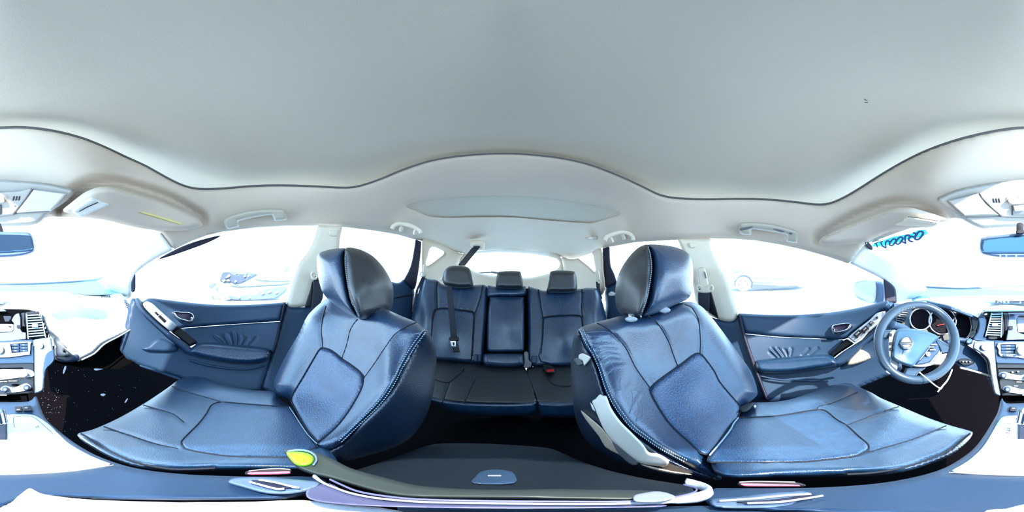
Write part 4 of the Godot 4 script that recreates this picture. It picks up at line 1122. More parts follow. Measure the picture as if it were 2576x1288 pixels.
	var cp := relief("control_panel", o, M.plastic, S("-40,860 0,858 84,854 86,911 86,914 -40,916"), k0, {"step": 3.0, "r": 2.0, "rd": 0.006, "thick": 0.08})
	relief("bezel", cp, M.silver, [C("-20,863 5,862 74,859 77,866 75,890 68,893 -20,900", true, 2), S("26,866 70,862 71,885 30,888")], k0, {"step": 1.5, "r": 2.0, "rd": 0.004, "lift": 0.012, "thick": 0.015})
	for r in 3:
		for q in 2:
			relief("button", cp, M.plastic, quad(28 + q * 22 + r, 865 + r * 7.4, 48 + q * 22, 870.6 + r * 7.4), k0, {"step": 1.2, "r": 1.2, "rd": 0.003, "lift": 0.008})
			relief("button_mark", cp, M.white, quad(34 + q * 22 + r, 867 + r * 7.4, 42 + q * 20, 868.4 + r * 7.4), k0, {"step": 0.8, "r": 0.4, "rd": 0.0005, "lift": 0.0095, "thick": 0.002})
	relief("dial", cp, M.silver, circ(-2, 880, 11), k0, {"step": 1.5, "r": 3.0, "rd": 0.01, "lift": 0.03})
	var lp := relief("climate_panel", o, M.black, S("-40,916 86,913 87,989 0,995 -40,997"), k0, {"step": 3.0, "r": 2.0, "rd": 0.006, "thick": 0.08})
	relief("disc_slot", lp, M.gap, S("-30,926 56,924 56,927 -30,929"), k0, {"step": 1.0, "r": 0.8, "rd": 0.001, "lift": 0.004, "thick": 0.006})
	relief("painted_sun_band", lp, M.silver, C("-30,931 50,929 70,929 84,934 86,946 70,949 50,950 -30,957", true, 2), k0, {"step": 2.0, "r": 2.0, "rd": 0.004, "lift": 0.008, "thick": 0.012})  # silver band paints sunlight across the black panel
	relief("volume_knob", lp, M.silver, circ(64, 942, 6), k0, {"step": 1.0, "r": 2.5, "rd": 0.01, "lift": 0.03})
	dials(lp, k0, Vector2(13, 979), Vector2(67, 975))
	for q in [[4.0, 960.0, 10.0], [14.0, 960.0, 8.0], [32.0, 958.5, 22.0], [6.0, 994.0, 22.0]]:
		relief("panel_mark", lp, M.white, quad(q[0] - q[2] / 2, q[1] - 0.9, q[0] + q[2] / 2, q[1] + 0.9), k0, {"step": 0.8, "r": 0.4, "rd": 0.0005, "lift": 0.006, "thick": 0.006})
	for q in [[38.0, 968.0], [42.0, 985.0]]:
		relief("pill_button", lp, M.gap, C("%f,%f %f,%f %f,%f %f,%f" % [q[0] - 11, q[1], q[0], q[1] - 2.5, q[0] + 11, q[1] - 1, q[0], q[1] + 2.5], true, 3), k0, {"step": 0.9, "r": 0.8, "rd": 0.002, "lift": 0.006, "thick": 0.006})
	var st := relief("silver_trim", o, M.trim, C("86,854 86,854 130,848 130,848 132,868 137,892 137,905 130,916 116,929 112,956 110,978 102,987 87,990 87,990", true, 3), k0, {"step": 2.5, "r": 5.0, "rd": 0.02, "lift": 0.03})
	relief("round_button", st, M.silver, circ(102, 870, 7), k0, {"step": 1.0, "r": 2.5, "rd": 0.006, "lift": 0.042})
	relief("trim_side", st, M.plastic, C("117,889 134,880 138,892 138,905 130,917 117,930 112,956 109,975 107,940 110,910", true, 3), k0, {"step": 2.0, "r": 4.0, "rd": 0.015, "lift": 0.038})
	relief("pocket", o, M.gap, S("-40,996 0,995 70,990 74,1015 -40,1017"), k0, {"step": 3.0, "r": 1.0, "rd": 0.002, "lift": -0.06})
	relief("red_trinket", o, M.carpet, S("50,996 68,994 72,1012 56,1013"), k0, {"step": 2.0, "r": 3.0, "rd": 0.01, "lift": 0.0})


func vent(o: Node, c: Surf, outline: PackedVector2Array, a: Vector2, b: Vector2, e: Vector2, f: Vector2, n: int) -> void:
	var v := relief("centre_vent", o, M.ink, outline, c, {"step": 2.0, "r": 2.0, "rd": 0.006, "lift": -0.01})
	for k in n:
		var t := (k + 0.5) / n
		var l := a.lerp(e, t)
		var r := b.lerp(f, t)
		var h := 1.9
		relief("slat", v, M.pale_slat, PackedVector2Array([l + Vector2(0, -h), r + Vector2(0, -h), r + Vector2(0, h * 0.5), l + Vector2(0, h * 0.5)]), c, {"step": 1.0, "r": 1.0, "rd": 0.004, "lift": 0.008, "thick": 0.015})
	for k in 2:
		var l: Vector2 = [a, b][k]
		var r: Vector2 = [e, f][k]
		relief("vent_post", v, M.pale_slat, PackedVector2Array([l + Vector2(-1.5, -2), l + Vector2(1.5, -2), r + Vector2(1.5, 2), r + Vector2(-1.5, 2)]), c, {"step": 1.0, "r": 1.0, "rd": 0.004, "lift": 0.012, "thick": 0.015})
	var m := (a + b + e + f) / 4.0
	relief("vent_tab", v, M.pale_slat, quad(m.x - 8, m.y - 5, m.x + 7, m.y + 4), c, {"step": 1.0, "r": 1.5, "rd": 0.004, "lift": 0.022, "thick": 0.015})


func dials(p: Node, s: Surf, a: Vector2, b: Vector2) -> void:
	relief("dial_plate", p, M.silver, C("%f,%f %f,%f %f,%f %f,%f %f,%f %f,%f %f,%f %f,%f" % [a.x - 13, a.y, a.x, a.y - 9, a.x + 20, a.y - 4, b.x - 20, b.y - 4, b.x, b.y - 11, b.x + 13, b.y, b.x - 6, b.y + 9, a.x + 6, a.y + 9], true, 3), s, {"step": 1.3, "r": 2.0, "rd": 0.004, "lift": 0.008, "thick": 0.012})
	for c in [a, b]:
		relief("climate_dial", p, M.plastic, circ(c.x, c.y + 0.5, 8.5, 7.5), s, {"step": 1.0, "r": 3.0, "rd": 0.012, "lift": 0.03})
		relief("dial_cap", p, M.grey, circ(c.x, c.y + 1, 5, 4), s, {"step": 1.0, "r": 2.0, "rd": 0.004, "lift": 0.036})


func dashboard_near_driver() -> void:
	var o := thing("dashboard", "dashboard half behind the steering wheel with the instrument dials and start button", "dashboard", Vector3(1.9, 0.7, -2.2))
	var pad := Surf.new("2640,716,2.92 2576,718,2.92 2334,722,3.0 2280,760,2.7 2576,748,2.58 2420,752,2.6")
	relief("top_pad", o, M.pad, C("2290,757 2310,743 2334,722 2334,722 2408,726 2490,722 2576,718 2640,716 2640,745 2576,745 2480,746 2400,752 2350,758", true, 3), pad, {"step": 5.0, "r": 6.0, "rd": 0.02})
	seam("glass_seal", o, M.grey, C("2326,719 2334,722 2408,726 2450,725 2490,722 2576,718 2620,717", false, 3), pad, 0.006, 0.01)
	var s := Surf.new("2576,735,2.58 2408,733,2.6 2280,750,2.66 2230,770,2.42 2516,782,2.2 2470,790,2.12 2349,765,2.30 2400,780,2.24 2576,775,2.24 2290,830,2.30 2240,810,2.36")
	relief("sun_paled_fascia", o, M.sun_paled_fascia, C("2300,753 2350,748 2420,745 2500,744 2576,744 2640,744 2640,772 2576,772 2533,771 2494,771 2471,783 2459,799 2459,799 2430,786 2408,777 2384,768 2349,761 2330,758 2300,757", true, 3), s, {"step": 4.0, "r": 7.0, "rd": 0.02, "thick": 0.08})
	relief("dash_end", o, M.plastic, C("2227,764 2240,760 2259,764 2290,766 2303,772 2300,800 2292,826 2270,830 2240,822 2228,790", true, 3), s, {"step": 3.0, "r": 6.0, "rd": 0.02})
	var sv := relief("side_vent", o, M.ink, C("2267,782 2284,783 2282,792 2267,818 2244,812 2252,798", true, 3), s, {"step": 1.6, "r": 2.0, "rd": 0.004, "lift": 0.012})
	for k in 6:
		var t := k / 5.0
		var l := Vector2(2266, 784).lerp(Vector2(2246, 809), t)
		var r := Vector2(2284, 786).lerp(Vector2(2269, 814), t)
		relief("slat", sv, M.grey, PackedVector2Array([l, r, r + Vector2(0, 2), l + Vector2(0, 2)]), s, {"step": 1.0, "r": 0.8, "rd": 0.002, "lift": 0.02, "thick": 0.01})
	relief("vent_tab", sv, M.white, circ(2263, 795, 3, 2), s, {"step": 0.8, "r": 1.0, "rd": 0.003, "lift": 0.026})
	relief("amber_tag", o, mat(Color(0.95, 0.72, 0.3), 0.5), C("2269,812 2275,811 2277,815 2272,821 2268,820", true, 3), s, {"step": 1.0, "r": 1.0, "rd": 0.002, "lift": 0.014})
	# instrument cluster
	var g := Surf.new("2290,780,2.25 2460,800,2.16 2300,860,2.2 2450,865,2.12")
	relief("cluster_back", o, M.black, C("2296,772 2330,762 2384,772 2430,788 2460,800 2462,830 2448,858 2410,880 2330,870 2290,830", true, 3), g, {"step": 4.0, "r": 3.0, "rd": 0.01, "lift": -0.03})
	relief("cluster_hood", o, M.plastic, C("2330,757 2349,760 2384,767 2408,777 2459,798 2463,806 2458,806 2430,795 2400,784 2370,776 2340,770", true, 3), g, {"step": 2.5, "r": 4.0, "rd": 0.02, "lift": 0.05})
	for q in [[2316.0, 803.0, 27.0, 27.0], [2371.0, 808.0, 34.0, 33.0], [2420.0, 819.0, 24.0, 36.0]]:
		var d := relief("gauge_face", o, M.gauge, circ(q[0], q[1], q[2] - 2, q[3] - 2, 36), g, {"step": 2.5, "r": 2.0, "rd": 0.003, "lift": -0.01, "thick": 0.01})
		var ring := PackedVector3Array()
		for p in circ(q[0], q[1], q[2], q[3], 40):
			ring.append(P(p.x, p.y, g.at(p.x, p.y) - 0.012))
		tube("gauge_rim", d, M.chrome, ring, 0.0035, true, 8)
	relief("needle", o, M.red, S("2358,818 2376,814 2376,816 2358,820"), g, {"step": 0.8, "r": 0.5, "rd": 0.001, "lift": 0.0, "thick": 0.003})
	relief("cluster_cheek", o, M.silver, C("2443,803 2456,803 2459,815 2455,830 2447,828 2445,815", true, 3), g, {"step": 1.6, "r": 2.0, "rd": 0.006, "lift": 0.01})
	relief("cluster_cheek", o, M.silver, C("2446,832 2455,832 2450,845 2442,850 2440,842", true, 3), g, {"step": 1.6, "r": 2.0, "rd": 0.006, "lift": 0.01})
	# middle
	var c := Surf.new("2576,785,2.12 2456,785,2.12 2576,855,2.0 2456,855,2.02")
	relief("radio_recess", o, M.gap, S("2640,772 2530,775 2470,786 2460,858 2500,862 2640,862"), c, {"step": 6.0, "r": 2.0, "rd": 0.005, "lift": -0.12})
	relief("centre_cheek", o, M.plastic, C("2460,799 2471,784 2474,790 2482,808 2480,838 2477,848 2500,855 2528,858 2500,861 2458,858 2447,852 2458,835 2462,815", true, 3), c, {"step": 2.0, "r": 4.0, "rd": 0.012})
	relief("centre_hood", o, M.pad, C("2471,783 2484,775 2496,770 2515,768 2540,767 2571,770 2640,771 2640,783 2576,783 2500,784", true, 3), c, {"step": 2.5, "r": 4.0, "rd": 0.03, "lift": 0.08})
	vent(o, c, C("2494,789 2508,787 2521,788 2525,810 2526,833 2519,848 2498,848 2478,845 2482,830 2486,812", true, 3), Vector2(2495, 789), Vector2(2521, 788), Vector2(2479, 845), Vector2(2518, 847), 10)
	relief("vent_wheel", o, M.ink, C("2485,850 2490,847 2505,847 2509,850 2505,853 2490,853", true, 3), c, {"step": 1.0, "r": 1.0, "rd": 0.003, "lift": 0.014})
	var rb := relief("radio_bracket", o, M.bracket, [S("2536,787 2600,786 2600,854 2530,856 2534,836"), C("2558,797 2576,794 2598,794 2598,838 2562,837 2558,825", true, 3)], c, {"step": 2.0, "r": 2.0, "rd": 0.008, "lift": -0.02})
	relief("bracket_hole", rb, M.ink, quad(2538, 820, 2548, 829), c, {"step": 1.5, "r": 1.0, "rd": 0.002, "lift": -0.01, "thick": 0.008})
	relief("back_plate", rb, M.silver, S("2556,796 2610,796 2610,836 2560,836"), c, {"step": 2.5, "r": 2.0, "rd": 0.004, "lift": -0.06, "thick": 0.01})
	relief("clip", rb, M.ink, S("2541,790 2552,790 2552,795 2541,796"), c, {"step": 0.9, "r": 0.6, "rd": 0.002, "lift": -0.008, "thick": 0.008})
	relief("post", rb, M.black, S("2524,788 2536,789 2536,828 2528,834 2526,820"), c, {"step": 1.6, "r": 2.0, "rd": 0.008, "lift": -0.015, "thick": 0.02})
	relief("loose_clip", rb, M.cream, C("2475,790 2482,787 2484,791 2478,793", true, 2), c, {"step": 0.9, "r": 1.0, "rd": 0.003, "lift": 0.02})
	var sc := thing("screen_visor", "thin broken display panel standing up on brackets from the dashboard, right edge", "display", P(2560, 770, 2.2))
	relief("panel", sc, M.pad, S("2483,751 2505,752 2576,754 2640,754 2640,757 2576,757 2505,756"), s, {"step": 1.6, "r": 1.0, "rd": 0.004, "lift": 0.1, "thick": 0.03})
	for q in ["2504,756 2510,756 2508,767 2502,767", "2512,756 2520,762 2520,768 2511,767", "2521,756 2524,756 2524,764 2521,764", "2529,757 2534,757 2535,762 2529,762", "2538,757 2566,757 2565,762 2540,764", "2568,757 2590,757 2590,766 2570,765"]:
		relief("bracket", sc, M.belt, S(q), s, {"step": 1.1, "r": 1.0, "rd": 0.004, "lift": 0.085, "thick": 0.02})
	# controls
	var k0 := Surf.new("2576,855,2.0 2446,850,1.98 2576,995,1.86 2466,985,1.86")
	var cp := relief("control_panel", o, M.plastic, S("2500,858 2576,858 2640,860 2640,916 2506,914 2504,903"), k0, {"step": 3.0, "r": 2.0, "rd": 0.006, "thick": 0.08})
	relief("bezel", cp, M.silver, [C("2511,863 2576,860 2600,860 2600,902 2560,899 2516,896 2512,880", true, 2), S("2517,866 2556,866 2554,890 2518,890")], k0, {"step": 1.5, "r": 2.0, "rd": 0.004, "lift": 0.012, "thick": 0.015})
	for r in 3:
		relief("button", cp, M.plastic, quad(2518, 867 + r * 7.6, 2555, 873.2 + r * 7.6), k0, {"step": 1.2, "r": 1.2, "rd": 0.003, "lift": 0.008})
		relief("button_mark", cp, M.white, quad(2531, 869 + r * 7.6, 2542, 870.6 + r * 7.6), k0, {"step": 0.8, "r": 0.4, "rd": 0.0005, "lift": 0.0095, "thick": 0.002})
	relief("button", cp, M.plastic, C("2524,891 2552,892 2556,896 2550,898 2526,897", true, 2), k0, {"step": 1.0, "r": 1.2, "rd": 0.003, "lift": 0.016})
	letters("button_mark", cp, M.white, "BACK", 2540, 894.5, 1.93, 3.4)
	relief("dial", cp, M.silver, circ(2571, 881, 13), k0, {"step": 1.5, "r": 3.0, "rd": 0.01, "lift": 0.03})
	var lp := relief("climate_panel", o, M.black, S("2506,914 2640,916 2640,998 2576,996 2518,995"), k0, {"step": 3.0, "r": 2.0, "rd": 0.006, "thick": 0.08})
	relief("disc_slot", lp, M.gap, S("2512,925 2600,926 2600,929 2512,928"), k0, {"step": 1.0, "r": 0.8, "rd": 0.001, "lift": 0.004, "thick": 0.006})
	dials(lp, k0, Vector2(2524, 944), Vector2(2588, 948))
	dials(lp, k0, Vector2(2534, 979), Vector2(2598, 984))
	for q in [[2547.0, 936.0], [2561.0, 935.0]]:
		relief("round_button", lp, M.silver, circ(q[0], q[1], 3, 2.4), k0, {"step": 0.8, "r": 1.0, "rd": 0.003, "lift": 0.008})
	for q in [[2564.0, 961.0, 14.0], [2556.0, 971.0, 10.0], [2561.0, 987.0, 6.0], [2576.0, 994.0, 8.0]]:
		relief("panel_mark", lp, M.white, quad(q[0] - q[2] / 2, q[1] - 0.9, q[0] + q[2] / 2, q[1] + 0.9), k0, {"step": 0.8, "r": 0.4, "rd": 0.0005, "lift": 0.006, "thick": 0.006})
	var st := relief("silver_trim", o, M.trim, C("2450,858 2450,858 2500,858 2500,858 2504,903 2508,948 2517,995 2517,995 2502,991 2494,955 2489,929 2482,901 2446,876 2446,876", true, 3), k0, {"step": 2.5, "r": 4.0, "rd": 0.02, "lift": 0.03})
	relief("start_button", st, M.silver, circ(2478, 873, 10, 8.5), k0, {"step": 1.0, "r": 2.5, "rd": 0.006, "lift": 0.044})
	relief("knee_panel", o, M.plastic, C("2404,862 2440,872 2478,902 2486,930 2498,985 2480,945 2450,934 2416,925 2396,905", true, 3), k0, {"step": 2.5, "r": 5.0, "rd": 0.02, "lift": -0.03})
	relief("switch_pod", o, M.black, C("2411,908 2420,902 2440,904 2452,912 2440,918 2422,918", true, 3), k0, {"step": 1.2, "r": 2.0, "rd": 0.008, "lift": 0.0})
	for x in [2423.0, 2431.0, 2440.0]:
		relief("pod_button", o, M.grey, quad(x - 2.5, 908, x + 2.5, 912), k0, {"step": 1.0, "r": 1.0, "rd": 0.003, "lift": 0.008})
	seam("painted_sun_line", o, M.cream, C("2416,925 2440,931 2472,940 2490,946", false, 3), k0, 0.004, -0.02)  # cream bar paints a thin line of sun under the dash
	relief("pocket", o, M.gap, S("2640,996 2576,995 2514,993 2512,1015 2640,1017"), k0, {"step": 3.0, "r": 1.0, "rd": 0.002, "lift": -0.06})

	# stalks and wheel
	var w := Surf.new("2305,757,1.96 2199,862,1.84 2412,862,1.84 2305,966,1.74")
	var sw := thing("steering_wheel", "leather steering wheel with silver spokes and a round badge on its airbag cover", "steering wheel", P(2305, 862, 1.85))
	var rim := PackedVector3Array()
	for p in circ(2305.5, 861.5, 96, 94.5, 64):
		rim.append(P(p.x, p.y, w.at(p.x, p.y)))
	tube("rim", sw, M.rim, rim, 0.0145, true, 16)
	for k in 2:
		var st2 := PackedVector2Array()
		for i in 20:
			var a := deg_to_rad([205.0, 130.0][k] + i * [3.4, 2.4][k])
			st2.append(Vector2(2305.5 + cos(a) * 89, 861.5 + sin(a) * 88))
		stitches("stitching", sw, M.thread, st2, w, 4.0, 1.2, 0.013, 1.2)
	for a in [2.15, 3.66, 1.48, 5.5]:
		var r2 := PackedVector3Array()
		for i in 10:
			var b: float = TAU * i / 10
			var mid := P(2305.5 + cos(a) * 96, 861.5 + sin(a) * 94.5, w.at(2305.5 + cos(a) * 96, 861.5 + sin(a) * 94.5))
			var out := (P(2305.5 + cos(a) * 110, 861.5 + sin(a) * 108, mid.z * -1.0) - mid).normalized()
			r2.append(mid + (out * cos(b) + Vector3(0, 0, 1) * sin(b)) * 0.0146)
		tube("rim_joint", sw, M.ink, r2, 0.0008, true, 5)
	relief("spoke", sw, M.rim, C("2214,832 2240,830 2254,831 2247,853 2238,852 2220,852 2212,846", true, 3), w, {"step": 2.0, "r": 5.0, "rd": 0.015, "lift": 0.0})
	relief("spoke", sw, M.silver, C("2243,900 2261,911 2256,932 2256,944 2240,944 2226,934 2236,918", true, 3), w, {"step": 2.0, "r": 4.0, "rd": 0.015, "lift": 0.0})
	relief("spoke", sw, M.rim, C("2284,921 2329,923 2312,938 2305,946 2303,956 2285,957 2269,951 2261,944 2274,936", true, 3), w, {"step": 2.0, "r": 5.0, "rd": 0.015, "lift": 0.0})
	relief("spoke", sw, M.rim, C("2352,857 2361,852 2388,868 2398,872 2392,892 2384,889 2368,890 2362,876", true, 3), w, {"step": 2.0, "r": 5.0, "rd": 0.015, "lift": 0.0})
	w.bumps = [[2292.0, 872.0, 40.0, 36.0, 0.03]]
	var hub := relief("airbag_cover", sw, M.hub, C("2254,831 2275,826 2293,827 2320,831 2341,837 2362,849 2348,864 2333,881 2316,902 2300,920 2291,923 2265,915 2244,901 2243,885 2246,860", true, 3), w, {"step": 2.5, "r": 8.0, "rd": 0.03, "lift": 0.03})
	var ring := PackedVector3Array()
	for p in circ(2281, 863, 14, 13.5, 32):
		ring.append(P(p.x, p.y, w.at(p.x, p.y) - 0.036))
	tube("badge_ring", hub, M.chrome, ring, 0.003, true, 8)
	relief("badge_bar", hub, M.chrome, quad(2264, 860, 2298, 866), w, {"step": 1.2, "r": 1.2, "rd": 0.003, "lift": 0.04, "thick": 0.01})
	relief("badge_plate", hub, M.silver, circ(2281, 863, 12.5, 12), w, {"step": 1.2, "r": 1.2, "rd": 0.002, "lift": 0.033, "thick": 0.01})
	seam("badge_scratch", hub, M.ink, C("2266,856 2266,868 2270,876 2273,882 2271,890", false, 3), w, 0.0007, 0.0315)
	letters("airbag_mark", hub, M.grey, "AIRBAG", 2266, 903, 1.74, 3.2, -0.35)
	relief("button_panel", sw, M.silver, C("2238,836 2254,831 2248,853 2244,885 2243,900 2237,898 2235,880 2235,861", true, 2), w, {"step": 1.6, "r": 2.0, "rd": 0.006, "lift": 0.012})
	for y in [842.0, 864.0, 878.0]:
		relief("wheel_button", sw, M.ink, quad(2238, y - 3.5, 2244, y + 3.5), w, {"step": 1.2, "r": 1.2, "rd": 0.003, "lift": 0.02})
	relief("button_panel", sw, M.plastic, C("2352,858 2364,881 2350,898 2337,912 2303,917 2320,900 2338,876", true, 2), w, {"step": 1.6, "r": 2.0, "rd": 0.006, "lift": 0.012})
	for q in [[2343.0, 873.0], [2347.0, 880.0], [2350.0, 867.0]]:
		relief("wheel_button", sw, M.grey, quad(q[0] - 9, q[1] - 2, q[0] + 7, q[1] + 2), w, {"step": 1.0, "r": 1.0, "rd": 0.003, "lift": 0.022})
	relief("wheel_button", sw, M.silver, circ(2335, 891, 6), w, {"step": 1.0, "r": 1.5, "rd": 0.003, "lift": 0.022})
	relief("spoke_trim", sw, M.silver, C("2299,918 2337,915 2352,902 2366,885 2368,891 2352,913 2329,923 2300,922", true, 2), w, {"step": 1.4, "r": 2.0, "rd": 0.006, "lift": 0.016})
	var col := thing("steering_column", "pale steering column shroud with indicator and wiper stalks behind the wheel", "steering column", P(2350, 880, 2.0))
	var cs := Surf.new("2244,820,2.05 2440,860,2.0 2360,915,1.98")
	relief("shroud", col, M.beige, C("2340,880 2368,888 2382,898 2374,918 2350,918 2320,920", true, 3), cs, {"step": 2.0, "r": 4.0, "rd": 0.02, "lift": 0.03, "thick": 0.2})
	tube("stalk", col, M.plastic, smooth3(PackedVector3Array([P(2296, 838, 2.02), P(2275, 827, 2.0), P(2258, 822, 1.98), P(2242, 816, 1.97)])), [0.011, 0.011, 0.011, 0.012, 0.013, 0.014, 0.015, 0.016])
	tube("stalk", col, M.plastic, smooth3(PackedVector3Array([P(2380, 862, 2.0), P(2412, 855, 2.0), P(2430, 858, 1.99)])), 0.010)
	relief("stalk_knob", col, M.hub, circ(2438, 859, 9, 8), cs, {"step": 1.2, "r": 4.0, "rd": 0.02, "lift": 0.03})
	var z := thing("cable_tie", "white cable tie looped round the bottom of the steering wheel", "cable tie", P(2360, 960, 1.72))
	tube("loop", z, M.white, smooth3(PackedVector3Array([P(2313, 937, 1.75), P(2330, 951, 1.73), P(2348, 966, 1.70), P(2365, 977, 1.69), P(2372, 970, 1.69), P(2383, 957, 1.71), P(2391, 941, 1.74), P(2395, 930, 1.76)])), 0.0022, false, 6)
	tube("tail", z, M.white, PackedVector3Array([P(2366, 976, 1.69), P(2359, 986, 1.685)]), 0.002, false, 6)
	relief("catch", z, M.white, circ(2366, 977, 3.2), Surf.new("0,0,1.69"), {"step": 0.9, "r": 1.0, "rd": 0.003, "lift": 0.004, "thick": 0.006})


func overhead() -> void:
	# sun visors
	var s := Surf.new("160,530,1.98 280,472,2.05 505,565,2.42 406,578,2.3 230,545,2.05 390,500,2.25")
	var o := thing("sun_visor", "light grey fabric sun visor over the passenger windscreen, with a yellow warning strip", "sun visor", P(330, 520, 2.15))
	relief("panel", o, M.lining, C("159,527 164,522 206,489 231,476 251,471 280,470 332,483 391,500 450,523 494,545 510,563 506,571 465,580 406,580 346,573 258,552 199,543 163,534", true, 3), s, {"step": 4.0, "r": 16.0, "rd": 0.05, "thick": 0.04})
	var m := relief("mirror_cover", o, M.white, C("181,530 202,514 223,499 234,497 257,507 274,513 270,518 238,531 206,545 190,539", true, 3), s, {"step": 2.0, "r": 4.0, "rd": 0.012, "lift": 0.02})
	relief("cover_lid", m, M.white, C("182,530 202,514 225,500 240,503 246,508 236,510 205,528 192,535", true, 3), s, {"step": 1.8, "r": 4.0, "rd": 0.015, "lift": 0.035})
	seam("lid_gap", m, M.ink, C("199,532 220,521 247,509", false, 3), s, 0.0015, 0.022)
	relief("warning_strip", o, mat(Color(0.93, 0.86, 0.55), 0.7), C("357,533 390,541 420,550 458,562 452,564 415,553 385,544 356,536", true, 3), s, {"step": 1.6, "r": 1.0, "rd": 0.001, "lift": 0.012, "thick": 0.012})
	s = Surf.new("2385,552,1.98 2285,524,2.05 2061,610,2.42 2176,610,2.3 2340,570,2.05 2180,548,2.25")
	o = thing("sun_visor", "light grey fabric sun visor over the driver windscreen, with a stitched edge", "sun visor", P(2230, 570, 2.15))
	relief("panel", o, M.lining, C("2060,609 2068,598 2096,582 2152,557 2208,536 2243,525 2271,522 2299,524 2347,538 2381,550 2387,554 2365,560 2345,571 2292,574 2236,584 2194,603 2176,610 2110,616 2071,616 2061,613", true, 3), s, {"step": 4.0, "r": 16.0, "rd": 0.05, "thick": 0.04})
	stitches("stitching", o, M.cream, C("2072,597 2100,584 2152,563 2210,543 2250,534 2290,533 2330,541", false, 4), s, 5.0, 1.4, -0.004)
	m = relief("mirror_cover", o, M.cream, C("2251,566 2269,557 2283,545 2320,550 2360,557 2358,566 2342,570 2300,569", true, 2), s, {"step": 2.0, "r": 4.0, "rd": 0.012, "lift": 0.02})
	relief("cover_lid", m, M.cream, C("2271,556 2284,547 2320,551 2358,558 2356,564 2320,560 2290,557", true, 2), s, {"step": 1.6, "r": 3.0, "rd": 0.012, "lift": 0.035})
	seam("lid_gap", m, M.ink, C("2284,545 2320,550 2359,556", false, 3), s, 0.0012, 0.036)
	# overhead consoles
	s = Surf.new("0,452,2.04 186,476,2.08 0,570,2.14 100,560,2.14")
	o = thing("overhead_console", "pale overhead console with map light and a roof switch marked OFF, left edge", "overhead console", P(60, 500, 2.05))
	relief("housing", o, M.console, C("-60,452 0,452 71,456 125,462 161,470 186,476 189,481 168,505 125,534 100,559 71,567 0,570 -60,570", true, 3), s, {"step": 4.0, "r": 9.0, "rd": 0.03, "lift": 0.03})
	relief("lamp_lens", o, M.lens, C("84,477 84,477 161,487 164,491 129,530 129,530 39,536 39,536", true, 2), s, {"step": 2.5, "r": 3.0, "rd": 0.008, "lift": 0.045})
	relief("switch_panel", o, M.console, C("-40,486 0,484 54,480 83,476 40,534 29,541 0,544 -40,546", true, 2), s, {"step": 2.5, "r": 2.5, "rd": 0.008, "lift": 0.045})
	seam("panel_gap", o, M.grey, C("-30,546 0,544 29,541 45,537 85,535 123,533", false, 3), s, 0.002, 0.034)
	for x in [33.0, 40.0, 47.0]:
		relief("speaker_slot", o, M.ink, PackedVector2Array([Vector2(x, 494), Vector2(x + 4, 493), Vector2(x + 2, 504), Vector2(x - 2, 505)]), s, {"step": 0.9, "r": 1.0, "rd": 0.001, "lift": 0.047, "thick": 0.006})
	relief("microphone", o, M.grey, circ(37, 518, 2.5, 2), s, {"step": 0.8, "r": 1.0, "rd": 0.001, "lift": 0.047, "thick": 0.006})
	relief("switch", o, M.cream, C("-20,498 5,497 11,500 12,506 8,509 -20,510", true, 2), s, {"step": 1.2, "r": 2.0, "rd": 0.008, "lift": 0.06})
	relief("roof_switch", o, M.grey, quad(-30, 514, 3, 541), s, {"step": 2.0, "r": 2.0, "rd": 0.006, "lift": 0.05})
	letters("mark", o, M.white, "OFF", 11, 492, 2.03, 5.0, -0.03)
	s = Surf.new("2576,452,2.04 2390,476,2.08 2576,570,2.14 2464,572,2.14")
	o = thing("overhead_console", "pale overhead console with map light and a roof switch marked ON DOOR, right edge", "overhead console", P(2516, 500, 2.05))
	relief("housing", o, M.console, C("2357,501 2361,496 2404,478 2457,466 2511,457 2576,452 2640,452 2640,570 2576,570 2500,573 2464,573 2409,544 2359,507", true, 3), s, {"step": 4.0, "r": 9.0, "rd": 0.03, "lift": 0.03})
	relief("lamp_lens", o, M.console, C("2386,507 2392,503 2461,486 2461,486 2480,512 2514,541 2514,541 2426,544 2426,544", true, 2), s, {"step": 2.5, "r": 3.0, "rd": 0.008, "lift": 0.045})
	relief("switch_panel", o, M.console, C("2463,486 2511,489 2576,485 2620,485 2620,548 2576,546 2528,546 2514,541 2482,512", true, 2), s, {"step": 2.5, "r": 2.5, "rd": 0.008, "lift": 0.045})
	seam("panel_gap", o, M.grey, C("2431,547 2470,547 2520,545 2540,547 2600,547", false, 3), s, 0.002, 0.034)
	for x in [2497.0, 2504.0, 2511.0]:
		relief("speaker_slot", o, M.ink, PackedVector2Array([Vector2(x, 499), Vector2(x + 3, 499), Vector2(x + 6, 510), Vector2(x + 2, 510)]), s, {"step": 0.9, "r": 1.0, "rd": 0.001, "lift": 0.047, "thick": 0.006})
	relief("switch", o, M.cream, C("2536,501 2560,500 2600,499 2600,508 2560,513 2540,512", true, 2), s, {"step": 1.2, "r": 2.0, "rd": 0.008, "lift": 0.06})
	relief("roof_switch", o, M.grey, quad(2546, 516, 2610, 542), s, {"step": 2.0, "r": 2.0, "rd": 0.006, "lift": 0.05})
	relief("rocker", o, M.white, S("2549,518 2576,516 2576,530 2552,531"), s, {"step": 1.5, "r": 2.0, "rd": 0.006, "lift": 0.06})
	letters("mark", o, M.white, "ON", 2535, 494.5, 2.03, 5.0, 0.05)
	letters("mark", o, M.white, "DOOR", 2561, 493.5, 2.03, 5.0, 0.05)
	# rear view mirror, cut by the seam of the picture
	s = Surf.new("0,583,1.82 88,583,1.88 0,648,1.80 88,648,1.86")
	o = thing("rear_view_mirror", "rear view mirror end with a painted blue reflection hanging at the left edge of the windscreen", "mirror", P(30, 615, 1.85))
	relief("housing", o, M.mirror_case, C("-40,583 0,583 63,584 77,588 84,600 88,623 83,635 54,644 0,648 -40,648", true, 3), s, {"step": 2.5, "r": 6.0, "rd": 0.03, "thick": 0.03})
